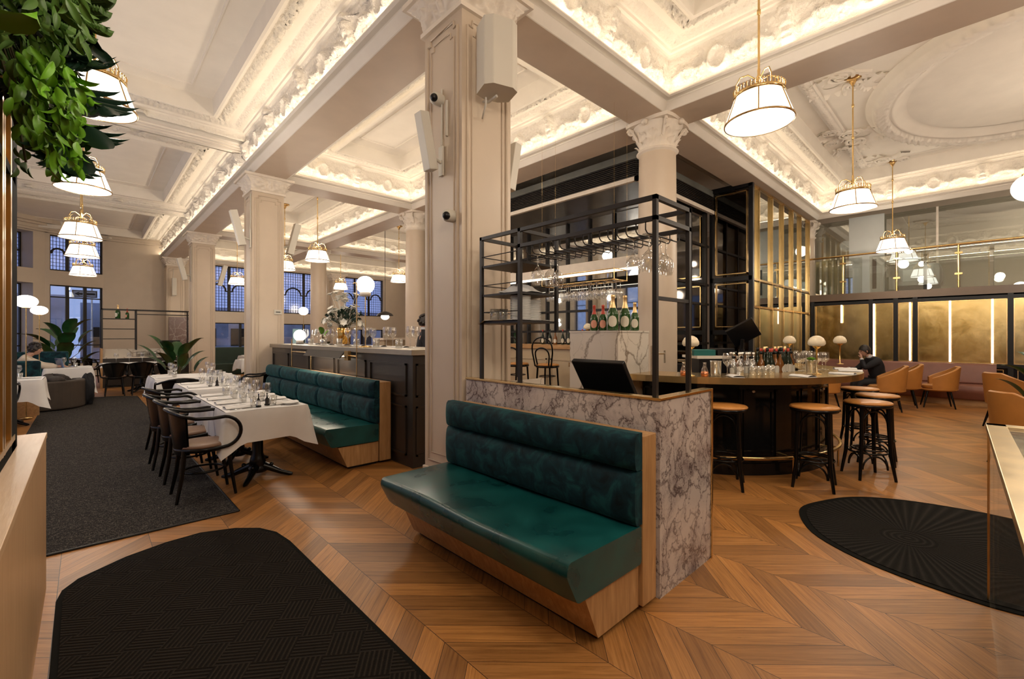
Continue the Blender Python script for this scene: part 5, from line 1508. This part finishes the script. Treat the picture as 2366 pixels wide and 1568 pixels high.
paddle_plant((2.88, 7.62, 1.275), 'two broad green leaves in a small holder on the dark counter beside the flowers', 2, .12, .20, .06, 4, 'leaf_bright', True, .1, 'chrome', .04, .08)
paddle_plant((4.2, 11.2, 0), 'dark green floor plant glimpsed below the window right of the middle pillar', 6, 1.0, .4, .13, 5, 'green')
paddle_plant((1.62, 13.5, 0), 'broad leaved potted plant before the brown marble slab by the far pillar', 16, .95, .72, .13, 6, 'green', True, .55)
paddle_plant((-.42, 16.9, 0), 'tall potted plant with large leaves in front of the left bay window', 16, 1.45, .75, .19, 8, 'green', True, .5)
paddle_plant((8.95, -.62, 0), 'leafy plant poking in at the right edge of the picture', 12, 1.0, .55, .10, 9, 'green', True, .5)
# waiter behind the nearest pillar
def skin(name, pts, edges, mat, parent, sub=2):
    me = bpy.data.meshes.new(name); me.from_pydata([p[:3] for p in pts], edges, []); o = bpy.data.objects.new(name, me); col.objects.link(o)
    o.parent = parent; me.materials.append(mat)
    m = o.modifiers.new('skin', 'SKIN'); m.use_smooth_shade = True
    lay = me.skin_vertices[0].data if me.skin_vertices else None
    if lay is None:
        bpy.context.view_layer.objects.active = o
        bpy.ops.object.mode_set(mode='OBJECT'); bpy.ops.mesh.customdata_skin_add(); lay = me.skin_vertices[0].data
    for i, p in enumerate(pts):
        r = p[3]; lay[i].radius = (r, r) if not isinstance(r, tuple) else r
    lay[0].use_root = True
    s = o.modifiers.new('sub', 'SUBSURF'); s.levels = sub; s.render_levels = sub
    return o
def hand(pts, edges, wrist_i, w, d, r=.009):
    """five curled fingers from the wrist joint"""
    d = Vector(d).normalized(); w = Vector(w); side = d.cross(Vector((0,0,1))); side.normalize(); up = side.cross(d)
    palm = w+d*.05; pi = len(pts); pts.append((*palm, .026)); edges.append((wrist_i, pi))
    for k, (o, L) in enumerate(((-.026,.050),(-.009,.062),(.009,.058),(.026,.045))):
        b = w+d*.085+side*o; m = b+d*L*.5-up*.008; e = b+d*L*.8-up*.03
        i = len(pts); pts += [(*b,r),(*m,r*.95),(*e,r*.85)]; edges += [(pi,i),(i,i+1),(i+1,i+2)]
    b = w+d*.035-side*.035; e = w+d*.075-side*.05-up*.012; i = len(pts); pts += [(*b,r*1.1),(*e,r)]; edges += [(pi,i),(i,i+1)]
def person(loc, rz, label, pose, top='suit', legs='suit', curly=False, s=1, bow=0):
    """local: facing +x"""
    t = thing('person', label, 'person', loc, rz); t.scale = (s,)*3
    P = pose; pel, chest, neck, head = P['pelvis'], P['chest'], P['neck'], P['head']
    pts = [(*pel,.11),(*chest,.12),(*neck,.055),(head[0]-.01,head[1],head[2]-.06,.058)]
    ed = [(0,1),(1,2),(2,3)]
    jk = [(*pel,.15),(*(Vector(pel).lerp(Vector(chest), .5)),.15),(*chest,.165),(neck[0],neck[1],neck[2]-.03,.075)]; je = [(0,1),(1,2),(2,3)]
    tr = [(*pel,.14)]; te = []
    for sd, k in ((1,'L'),(-1,'R')):
        sh, el, wr = P['sh'+k], P['el'+k], P['wr'+k]
        i = len(pts); pts += [(*sh,.045),(*el,.034),(*wr,.025)]; ed += [(1,i),(i,i+1),(i+1,i+2)]
        hand(pts, ed, i+2, wr, P['hd'+k])
        j = len(jk); w2 = Vector(el).lerp(Vector(wr), .86); jk += [(*sh,.080),(*el,.060),(*w2,.044)]; je += [(2,j),(j,j+1),(j+1,j+2)]
        hp, kn, ft, to = P['hp'+k], P['kn'+k], P['ft'+k], P['to'+k]
        i = len(pts); pts += [(*hp,.085),(*kn,.058),(*ft,.04),(*to,.032)]; ed += [(0,i),(i,i+1),(i+1,i+2),(i+2,i+3)]
        j = len(tr); f2 = Vector(kn).lerp(Vector(ft), .93); tr += [(*hp,.10),(*kn,.075),(*f2,.062)]; te += [(0,j),(j,j+1),(j+1,j+2)]
        sh2 = MB().ball((to[0]-.04,to[1],.04), .13,.045,.045, 14, 10); sh2.build('shoe', M['black'], t)
    skin('body', pts, ed, M['skin'], t)
    skin('jacket' if top == 'suit' else 'jumper', jk, je, M[top], t); skin('trousers', tr, te, M[legs], t)
    # head with face
    h = MB(); hc = Vector(head)
    def hd(u, v):
        a = 2*PI*u; b = PI*(v-.5); x, y, z = math.cos(a)*math.cos(b), math.sin(a)*math.cos(b), math.sin(b)
        X = .098*x*(1-.10*(z < 0)*abs(z)); Y = .074*y*(1-.28*max(0, -z)); Z = .118*z
        if x > .3: # features on the face side
            X += .022*math.exp(-((y/.16)**2+((z+.12)/.22)**2)) - .010*math.exp(-(((abs(y)-.38)/.16)**2+((z-.08)/.14)**2)) + .006*math.exp(-((y/.3)**2+((z+.50)/.07)**2)) + .007*math.exp(-((y/.3)**2+((z+.62)/.07)**2)) + .012*math.exp(-((y/.3)**2+((z+.85)/.15)**2))
        return (X, Y, Z)
    Rh = Matrix.Translation(hc) @ Matrix.Rotation(bow, 4, 'Y')
    h.grid(hd, 32, 24, True, Rh)
    for sd in (-1, 1): h.ball((-.005, sd*.076, -.005), .018,.010,.03, 10, 8, Rh)
    hob = h.build('head', M['skin'], t)
    e = MB()
    for sd in (-1, 1): e.ball((.083, sd*.029, .012), .010, n=8, m=6, M=Rh)
    e.build('eyes', M['black'], hob)
    hr = MB(); rr = random.Random(5)
    def hf(u, v):
        a = 2*PI*u; b = PI*(.5-.5*v*1.0); k = 1.10+(.09*math.sin(a*9+v*20)*math.sin(v*13) if curly else .015*math.sin(a*15))
        fr = max(0, math.cos(a)); lim = 1-.42*fr**.7
        b = PI/2 - (PI/2+.55)*v*lim
        return (.099*k*math.cos(a)*math.cos(b)-.004, .077*k*math.sin(a)*math.cos(b), .120*k*math.sin(b)+.004)
    hr.grid(hf, 36, 14, True, Rh)
    if curly:
        for i in range(50):
            a = rr.uniform(0, 2*PI); b = rr.uniform(-.3, 1.5)
            if math.cos(a) > .45 and b < .7: continue
            hr.ball((.105*math.cos(a)*math.cos(b)-.01,.09*math.sin(a)*math.cos(b),.13*math.sin(b)+.005), .028, n=7, m=5, M=Rh)
    hr.build('hair', M['hair'], hob)
    if top == 'suit':
        MB().lathe([(.058,-.03),(.062,.0),(.056,.03)], 18, tuple(Vector(neck)+Vector((0,0,-.0)))).build('shirt_collar', M['shirt'], t)
        for k in 'LR':
            el, wr = Vector(P['el'+k]), Vector(P['wr'+k]); MB().cyl(tuple(el.lerp(wr, .82)), tuple(el.lerp(wr, .97)), .037, .034, 14).build('shirt_cuff', M['shirt'], t)
    return t
sit = dict(pelvis=(0,0,.52), chest=(.10,0,.86), neck=(.20,0,1.05), head=(.28,0,1.16),
  shL=(.13,.19,.96), elL=(.36,.17,.80), wrL=(.36,.03,1.00), hdL=(.05,-.1,.9),
  shR=(.13,-.19,.96), elR=(.34,-.24,.74), wrR=(.55,-.12,.77), hdR=(1,.2,0),
  hpL=(.02,.10,.50), knL=(.44,.12,.50), ftL=(.46,.12,.07), toL=(.58,.13,.04),
  hpR=(.02,-.10,.50), knR=(.44,-.14,.50), ftR=(.42,-.14,.07), toR=(.54,-.15,.04))
person((12.25, 1.50, -.06), math.radians(122), 'person in a black jacket and white shirt sitting with hand on mouth', sit, bow=.22, s=1.0)
lap = dict(sit); lap.update(elL=(.38,.20,.82), wrL=(.60,.10,.80), hdL=(1,-.1,.1), elR=(.40,-.22,.80), wrR=(.66,-.12,.79), hdR=(1,.1,0))
person((-1.05, 13.8, -.02), 0, 'person with dark curly hair in a pale jumper working at a laptop', lap, top='knit', legs='hair', curly=True, bow=.15)
stand = dict(pelvis=(0,0,.95), chest=(.0,0,1.30), neck=(.01,0,1.50), head=(.03,0,1.62),
  shL=(0,.19,1.42), elL=(.02,.25,1.12), wrL=(.20,.16,1.02), hdL=(1,-.2,0), shR=(0,-.19,1.42), elR=(.02,-.25,1.12), wrR=(.22,-.14,1.04), hdR=(1,.2,0),
  hpL=(0,.09,.92), knL=(.02,.10,.50), ftL=(0,.10,.08), toL=(.12,.12,.04), hpR=(0,-.09,.92), knR=(.02,-.10,.50), ftR=(0,-.10,.08), toR=(.12,-.12,.04))
person((4.66, 7.35, 0), -.4, 'person with dark curly hair in a black jacket standing beyond the dark counter', stand, curly=True, s=1.04)
bend = dict(stand); bend.update(elL=(.16,.24,1.18), wrL=(.38,.10,1.24), hdL=(1,-.3,-.1), elR=(.16,-.24,1.18), wrR=(.40,-.12,1.24), hdR=(1,.2,-.1))
person((7.42, 5.35, 0), PI, 'person in black working at the back counter behind the steel shelves', bend)

# ------------------------------------------------------------------ far left dining area
t = thing('waiter_station', 'brown waiter station with stone splashback at the end of the aisle', 'counter', (.29, 16.5, 0))
MB().box(0,0,0,.05,.9,1.08).box(2.1,0,0,2.15,.9,1.08).build('end_panel', M['oak_z'], t)
MB().box(.05,.02,0,2.1,.9,.80).build('body', M['dark_panel'], t); MB().box(.05,.0,.80,2.1,.9,.83).build('counter_top', M['marble_cream'], t)
MB().box(.05,.55,.83,2.1,.6,1.05).build('splashback', M['marble_cream'], t)
t = thing('station_shelf', 'black steel shelf frame standing on the waiter station', 'shelf', (.33, 16.6, 1.06))
q = MB()
for x in (0,.72,1.95):
    for y in (0,.35): bar(q, (x,y,-.02), (x,y,1.10), .015)
for y in (0,.35): bar(q, (0,y,1.10), (1.95,y,1.10), .015)
bar(q, (.72,0,.98), (1.95,0,.98), .012); q.build('frame', M['black_metal'], t)
for z in (.83,.55,.27): MB().box(0,0,z,.72,.35,z+.02).build('shelf_board', M['black_metal'], t)
champ.put((.66,16.75,1.91), 0, 'green champagne bottle on the top shelf of the waiter station', scale=1.0)
rose.put((.86,16.75,1.91), 0, 'squat dark bottle beside the champagne on the waiter station shelf', scale=1.0)
for i in range(10): tumbler.put((1.1+.05*i, 16.68+.06*(i % 3), .83), 0, 'glass in the crowd on the waiter station', 'glasses on the waiter station', 1.6)
t = thing('station_till', 'dark till screen on the waiter station', 'monitor', (1.85, 16.75, .83))
MB().box(-.22,-.02,.28,.22,.02,.46).build('screen', M['black'], t); MB().box(-.05,-.03,0,.05,.03,.3).build('stand', M['black'], t)
tag(MB().box(0,0,0,1.1,.05,2.15).build('stone_slab', M['marble_brown'], loc=(2.3, 21.35, 0)), 'tall brown veined marble slab under the wall pilaster', 'panel')
# dark dining set before the station
pedestal_table(1.05, 14.9, 1.5, .8, 'dark round edged table in front of the waiter station', (0,))
o = cloth(.80, 1.5, ZC, .06, 9).build('table_runner', M['linen'], loc=(1.05, 14.9, 0)); tag(o, 'short white cloth on the dark table in front of the waiter station', 'tablecloth')
for i in range(5): wine.put((.55+.25*i, 14.75+.1*(i % 2), ZC+.005), 0, 'wine glass on the table in front of the waiter station', 'glasses before the waiter station', 1.2)
for x, y, a, lab in ((.50,14.25,PI/2,'left one of three dark armchairs before the waiter station'),(.98,14.2,PI/2,'middle one of three dark armchairs before the waiter station'),(1.5,14.2,PI/2,'right one of three dark armchairs before the waiter station'),
    (-.05,17.6,.4,'dark armchair by the left bay window, nearer the person'),(.18,18.3,.5,'dark armchair by the left bay window, nearer the glass'),(-.98,9.75,PI/2,'dark armchair at the table on the left edge')):
    armchair.put((x, y, 0), a, lab)
# tables at the left edge
dining_table(-1.35, -.50, 10.2, 11.0, 'white tablecloth on the table at the left edge beside the oak ledge', 'left edge table', 21, (0,), 1, False, .33)
dining_table(-.62, .10, 13.35, 14.15, 'white tablecloth under the laptop on the left', 'laptop table', 22, (0,), 1, False, .40)
t = thing('laptop', 'open silver laptop on the white table, turned toward the seated person', 'laptop', (-.28, 13.75, ZC+.004), 1.9)
MB().box(-.16,-.11,0,.16,.11,.015).build('keyboard', M['chrome'], t); MB().box(-.16,.10,.01,.16,.115,.23,Matrix.Rotation(-.25,4,'X')).build('screen', paint('laptop screen', (.10,.16,.30), .2), t)
def tubsofa(x, y, r, z1, label, a0, a1_, matl):
    t = thing('curved_booth', label, 'sofa', (x, y, 0))
    q = MB(); ring(q, r-.14, r, .02, z1, a0, a1_, 30); q.build('backrest', M[matl], t, bevel=.03)
    q = MB(); ring(q, .05, r-.13, .05, .44, a0, a1_, 30); q.build('seat', M[matl], t, bevel=.02)
    return t
M['brown_velvet'] = paint('brown velvet', (.055,.04,.03), .75, .15)
tubsofa(-.62, 12.62, .62, .56, 'low curved dark brown sofa by the carpet on the left', -2.6, .5, 'brown_velvet')
t = thing('teal_partition_seat', 'teal upholstered booth back behind the left edge table', 'banquette', (-1.9, 11.6, 0))
MB().box(0,0,.3,1.32,.14,.98).build('backrest', M['velvet'], t, bevel=.03); MB().box(0,0,0,1.30,.14,.3).build('base', M['oak'], t)
t = thing('teal_window_seat', 'teal booth back beyond the person with the laptop', 'banquette', (-2.2, 15.3, 0))
MB().box(0,0,.3,1.9,.16,1.05).build('backrest', M['velvet'], t, bevel=.03); MB().box(0,-.5,0,1.9,.1,.42).build('seat', M['velvet'], t, bevel=.03)
def blob(name, c, r, label, cat, seed, mat):
    rr = random.Random(seed); ph = [rr.uniform(0, 6) for _ in range(4)]
    def fn(u, v):
        a = 2*PI*u; b = PI*(v-.5); k = 1+.18*math.sin(a*3+ph[0])*math.cos(b*3+ph[1])+.1*math.sin(a*7+b*5+ph[2])
        return (r[0]*k*math.cos(a)*math.cos(b), r[1]*k*math.sin(a)*math.cos(b), max(0, r[2]*(1+k*math.sin(b))*.5))
    return tag(MB().grid(fn, 28, 16).build(name, M[mat], loc=c), label, cat)
blob('folded_coat', (-.45, 12.3, .44), (.25,.2,.24), 'dark quilted coat heaped on the curved brown sofa', 'coat', 2, 'bag')
blob('backpack', (.02, 12.75, 0), (.13,.14,.62), 'black bag slumped on the carpet beside the curved sofa', 'bag', 3, 'suit')
globe((-.735, 11.25, 2.01), .15, 'oval opal lamp on a stem near the left edge', 'pole', 1.99, sq=.72, pw=12)
globe((-.73, 14.2, 1.98), .14, 'smaller oval opal lamp behind the one near the left edge', 'pole', 1.96, sq=.7, pw=12)
globe((-.62, 5.2, 2.69), .16, 'tall opal lamp cut off by the black frame on the left', 'hang', 2.555, sq=1.35, pw=10)
globe((3.40, 20.6, 1.5), .18, 'small opal lamp on a stem before the far window behind the far pillar', 'pole', 1.48, sq=.9, pw=8)
globe((5.90, 17.5, 2.35), .17, 'small opal globe before the window between middle pillar and round column', 'pole', 2.33, sq=.9, pw=8)
globe((3.5, -.168, 2.18), .068, 'opal globe lamp cut off by the right edge of the picture', 'hang', 3.07, pw=8)
# far tables seen between the pillars
for i, (x0, x1, y0, y1, lab, wh) in enumerate(((3.2,4.3,14.3,15.1,'white tablecloth on a far table behind the middle and far pillars','far table between the pillars'),(3.9,5.2,17.0,18.0,'white tablecloth on the furthest table before the window','furthest window table'))):
    dining_table(x0, x1, y0, y1, lab, wh, 30+i, (0,), 2, False, .25)
t = thing('green_booth', 'dark green booth back under the far window between the pillars', 'banquette', (3.3, 19.6, 0))
MB().box(0,0,.3,3.4,.2,1.0).build('backrest', M['booth_green'], t, bevel=.03); MB().box(0,-.6,0,3.4,0,.42).build('seat', M['booth_green'], t, bevel=.03)
# pieces beyond the dark counter
t = thing('hooded_lamp', 'dark domed lamp with glowing bowl hanging beyond the flowers', 'lamp', (7.9, 15.0, 2.16))
MB().lathe([(.30,0),(.25,.07),(.14,.13),(.03,.16),(0,.16)], 26).build('hood', M['black_metal'], t); MB().ball((0,0,-.04), .15,.15,.11, 18, 10).build('bowl', M['globe'], t); MB().cyl((0,0,.15),(0,0,3.09),.008,n=8).build('stem', M['black_metal'], t)
t = thing('kitchen_counter', 'long pale counter far behind the flowers', 'counter', (6.4, 12.2, 0))
MB().box(0,0,0,4.2,.6,1.30).build('body', M['cream_panel'], t); MB().box(-.05,-.05,1.30,4.25,.65,1.36).build('top', M['pillar_light'], t)
t = thing('kitchen_rack', 'black steel rack of glasses and pans far behind the flowers', 'rack', (8.0, 12.3, 1.36))
q = MB()
for x in (0,1.1,2.2): bar(q, (x,0,0), (x,0,1.0), .015)
bar(q, (0,0,1.0), (2.2,0,1.0), .015); bar(q, (0,0,.7), (2.2,0,.7), .012); q.build('frame', M['black_metal'], t)
for i in range(6): wine.put((8.15+.3*i, 12.35, 1.36), 0, 'glass on the far pale counter', 'glasses on the far counter', 1.6)
t = thing('brass_framed_screen', 'brass framed leaded screen beside the second round column', 'screen', (10.9, 17.0, 1.2))
MB().box(0,0,0,1.1,.02,2.9).build('pane', M['leaded'], t)
q = MB(); 
for x in (0,.55,1.1): bar(q, (x,0,0), (x,0,2.9), .03)
for z in (0,2.9): bar(q, (0,0,z), (1.1,0,z), .03)
q.build('frame', M['brass_dark'], t)
t = thing('ceiling_vent', 'slatted air vent box under the far ceiling left of the second round column', 'vent', (9.4, 13.2, 3.95))
MB().box(0,0,0,2.8,.5,.35).build('box', M['wall'], t)
for k in range(10): MB().box(.1+k*.26,-.02,.08,.28+k*.26,.0,.28).build('slat', M['black_metal'], t)

# ------------------------------------------------------------------ left partition, frame and planting
t = thing('oak_ledge', 'pale oak clad low partition wall at the left edge', 'partition', (-.16, 3.63, 0))
MB().box(-.30,-4.4,0,0,0,.85).build('cladding', M['ledge_z'], t); MB().box(-.31,-4.4,.85,.004,.004,.878).build('ledge_board', M['ledge'], t, bevel=.002)
t = thing('framed_screen', 'tall black framed screen with brass mullions standing on the oak ledge', 'screen', (-.245, 3.235, .878))
MB().box(-.05,-.155,0,0,.06,1.95).box(-.05,-4.0,0,0,0,.045).box(-.05,-4.0,1.27,0,0,1.31).box(-.05,-4.0,1.91,0,0,1.95).build('frame', M['rubber'], t)
q = MB()
for y in (-.20,-.42,-.48,-.95,-1.02,-1.6): q.box(-.045,y-.02,.045,.002,y+.02,1.91)
q.box(-.04,-4,.05,.003,-.06,.075); q.build('brass_mullion', M['brass_dark'], t)
MB().box(-.035,-4.0,.045,-.03,-.15,1.92).build('pane', M['gold'], t)
def leafy(name, label, pts, mat, Lr, Wr, seed, curl=.7, stems=True, root=(-.28,2.0,2.9)):
    rr = random.Random(seed); t = thing(name, label, 'plant', root)
    R0 = Vector(root); q = MB(); s = MB()
    for p, dr in pts:
        P = Vector(p)-R0; d = Vector(dr).normalized()
        L = rr.uniform(*Lr); W = rr.uniform(*Wr)
        Mx = Matrix.Translation(P) @ d.to_track_quat('Z', 'X').to_matrix().to_4x4() @ Matrix.Rotation(rr.uniform(0, 2*PI), 4, 'Z')
        leafmesh(q, Mx, L, W, curl*rr.uniform(.5, 1.2), 6, True)
        if stems and rr.random() < .5:
            s.tube([tuple(P*.6+Vector((-.03,0,.1))), tuple(P*.85+Vector((0,0,.04))), tuple(P)], .0035, 4)
    q.build('foliage', M[mat], t)
    if s.v: s.build('stems', M['stem'], t)
    return t
def img(x, y, d):
    tt = (x-1183)/1035; return (d*(FX+FY*tt), d*(FY-FX*tt), H-(y-776)/1035*d)
rr = random.Random(17)
def scatter(n, poly, dmin, dmax):
    out = []
    while len(out) < n:
        x = rr.uniform(-60, 280); y = rr.uniform(-60, 430); ins = False
        for i in range(len(poly)):
            (x1, y1), (x2, y2) = poly[i-1], poly[i]
            if (y1 > y) != (y2 > y) and x < (x2-x1)*(y-y1)/(y2-y1)+x1: ins = not ins
        if ins: out.append((img(x, y, rr.uniform(dmin, dmax)), (rr.uniform(-.3, .6), rr.uniform(-.6, .6), rr.uniform(-1.3, -.2))))
    return out
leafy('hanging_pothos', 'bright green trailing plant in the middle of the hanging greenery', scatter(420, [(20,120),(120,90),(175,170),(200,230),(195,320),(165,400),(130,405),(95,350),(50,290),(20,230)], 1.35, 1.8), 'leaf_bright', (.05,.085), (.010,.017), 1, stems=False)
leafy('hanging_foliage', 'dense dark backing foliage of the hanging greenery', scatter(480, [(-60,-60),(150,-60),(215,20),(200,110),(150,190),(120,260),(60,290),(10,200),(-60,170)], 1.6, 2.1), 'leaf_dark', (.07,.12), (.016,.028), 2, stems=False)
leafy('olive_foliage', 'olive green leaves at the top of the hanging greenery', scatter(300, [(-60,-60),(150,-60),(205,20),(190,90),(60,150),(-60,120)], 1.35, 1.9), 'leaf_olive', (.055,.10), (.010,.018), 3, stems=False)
leafy('trailing_vine', 'thin vine with small round leaves trailing beside the black frame', [(img(x, y, 1.6), (rr.uniform(-.3,.3), 0, -1)) for x, y in ((40,260),(60,275),(35,290),(45,310),(65,315),(55,345),(35,340),(45,365),(60,375),(38,385),(70,385),(75,300))], 'leaf_olive', (.045,.06), (.016,.022), 4)
big = [((-60+10)*0+8, 20, 1.0, .11, 'leaf_bright', (.9,-.2,-.35))]
t = thing('bright_leaf_plant', 'single large bright green leaf at the top left corner', 'plant', img(-40, 30, 1.1))
q = MB(); leafmesh(q, Vector((1,-.7,-.05)).to_track_quat('Z','X').to_matrix().to_4x4(), .13, .045, .3, 8); q.tube([(0,0,0),(-.02,-.02,.3),(-.10,.05,1.0)], .004, 5); q.build('leaf', M['leaf_bright'], t)
# monstera: large split leaves
def basis(z, n):
    z = z.normalized(); x = (n-n.dot(z)*z).normalized(); y = z.cross(x)
    return Matrix(((x.x,y.x,z.x,0),(x.y,y.y,z.y,0),(x.z,y.z,z.z,0),(0,0,0,1)))
def split_leaf(mb, Mx, L, W, n=5):
    """midrib along z with finger lobes on both sides"""
    mb.tube([tuple(Mx @ Vector((.10*u*u*L*2, 0, u*L))) for u in (0,.3,.6,1)], .004, 5)
    for k in range(n):
        u = .12+.8*k/(n-.3); w_ = W*math.sin(PI*min(.95, u*.8+.2))
        for sd in (-1, 1):
            a = sd*(.95-.6*u)
            B = Mx @ Matrix.Translation((.2*u*u*L, 0, u*L)) @ Matrix.Rotation(-a, 4, 'X')
            leafmesh(mb, B, w_*1.3, W*.20, .3, 6, True)
    leafmesh(mb, Mx @ Matrix.Translation((.2*L, 0, L*.9)), W*.7, W*.2, .3, 6, True)
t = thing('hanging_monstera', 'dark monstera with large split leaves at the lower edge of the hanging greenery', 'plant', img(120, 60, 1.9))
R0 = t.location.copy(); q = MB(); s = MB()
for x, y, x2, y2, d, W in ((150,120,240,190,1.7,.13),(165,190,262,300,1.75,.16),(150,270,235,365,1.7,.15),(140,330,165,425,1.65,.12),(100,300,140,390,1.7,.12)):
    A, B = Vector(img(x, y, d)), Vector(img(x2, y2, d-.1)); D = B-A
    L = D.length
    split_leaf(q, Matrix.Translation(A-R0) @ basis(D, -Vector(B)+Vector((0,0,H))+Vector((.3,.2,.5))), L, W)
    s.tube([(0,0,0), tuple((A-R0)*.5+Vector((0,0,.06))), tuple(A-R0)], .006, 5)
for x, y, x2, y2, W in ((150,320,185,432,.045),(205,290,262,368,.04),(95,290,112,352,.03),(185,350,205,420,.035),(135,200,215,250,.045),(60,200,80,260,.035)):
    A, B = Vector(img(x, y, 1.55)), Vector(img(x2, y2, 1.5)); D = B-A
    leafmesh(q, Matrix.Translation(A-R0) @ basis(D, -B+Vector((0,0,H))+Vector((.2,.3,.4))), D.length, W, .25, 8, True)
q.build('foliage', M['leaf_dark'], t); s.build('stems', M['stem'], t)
t = thing('hanging_fern', 'olive fern fronds arching out at the top of the hanging greenery', 'plant', img(110, -20, 1.7))
R0 = t.location.copy(); q = MB()
for x, y, x2, y2 in ((110,20,195,120),(120,10,215,90),(130,0,235,60),(100,30,175,130),(140,-10,250,25),(120,-20,230,-10),(150,20,235,100)):
    A, B = Vector(img(x, y, 1.65)), Vector(img(x2, y2, 1.6)); D = B-A; L = D.length
    Mx = Matrix.Translation(A-R0) @ D.to_track_quat('Z', 'Y').to_matrix().to_4x4() @ Matrix.Rotation(PI/2, 4, 'Z')
    q.tube([tuple(Mx @ Vector((.25*u*u*L, 0, u*L))) for u in (0,.25,.5,.75,1)], .0022, 4)
    for k in range(22):
        u = .08+.9*k/22
        for sd in (-1, 1): leafmesh(q, Mx @ Matrix.Translation((.25*u*u*L,0,u*L)) @ Matrix.Rotation(sd*-1.2, 4, 'X'), .05*math.sin(PI*(.15+.8*u))+.008, .006, .3, 3)
for i in range(16):
    a = rr.uniform(-.5, .9); A = Vector(img(150+rr.uniform(-25, 10), rr.uniform(-15, 60), 1.6))-R0; L = rr.uniform(45, 100)
    B = Vector(img(150+L*math.cos(a), 20+L*math.sin(a), 1.55))-R0
    q.tube([tuple(A), tuple((A+B)/2+Vector((0,0,.012))), tuple(B)], [.0028,.0022,.0006], 4)
q.build('fronds', M['leaf_olive'], t)
t = thing('plant_trough', 'dark planter trough above the framed screen holding the greenery', 'planter', (-.50, 1.2, 2.83))
MB().box(0,0,0,.28,2.0,.18).build('trough', M['black_metal'], t)

# ------------------------------------------------------------------ glass display case at the right
t = thing('display_case', 'brass framed glass display case at the right edge', 'display case', (1.47, -.805, 0), .0265)
q = MB(); W_, D_ = 2.05, .74
q.box(0,D_-.075,.925,W_,D_,.955).box(0,0,.925,W_,.075,.955).box(W_-.075,0,.925,W_,D_,.955).box(0,0,.925,.075,D_,.955); q.build('brass_rim', M['brass_brush'], t, bevel=.003)
MB().box(0,D_-.02,.03,W_,D_-.012,.925).build('side_pane', M['glass'], t); MB().box(W_-.02,.0,.03,W_-.012,D_-.02,.925).build('end_pane', M['glass'], t)
MB().box(.03,.03,.938,W_-.03,D_-.03,.944).build('top_pane', M['glass'], t)
MB().box(W_-.005,D_-.012,.0,W_,D_-.007,.925).build('corner_bead', M['brass_dark'], t)
MB().box(.05,.03,.70,W_-.05,D_-.13,.72).build('shelf', M['pillar_light'], t); MB().box(.08,.05,0,W_-.08,D_-.2,.70).build('cabinet', M['black'], t)
for i, (x, y, lab) in enumerate(((3.25,-.32,'nearer the brass corner'),(3.05,-.42,'further inside'))):
    tt = thing('dark_bowl', 'dark round bowl inside the glass display case, ' + lab, 'bowl', (x, y, .72))
    MB().lathe([(0,0),(.06,0),(.11,.05),(.12,.10),(.112,.10),(.10,.05),(0,.012)], 24).build('bowl', M['brown_velvet'], tt)
for i in range(4):
    tag(MB().box(-.10,-.07,0,.10,.07,.012+.004*i).build('white_card', M['plate'], loc=(2.4+.24*i, -.36-.03*i, .72), rz=.3*i), 'white folded card in the display case, %s' % ('nearest the viewer','second from the viewer','third from the viewer','beside the dark bowls')[i], 'card')
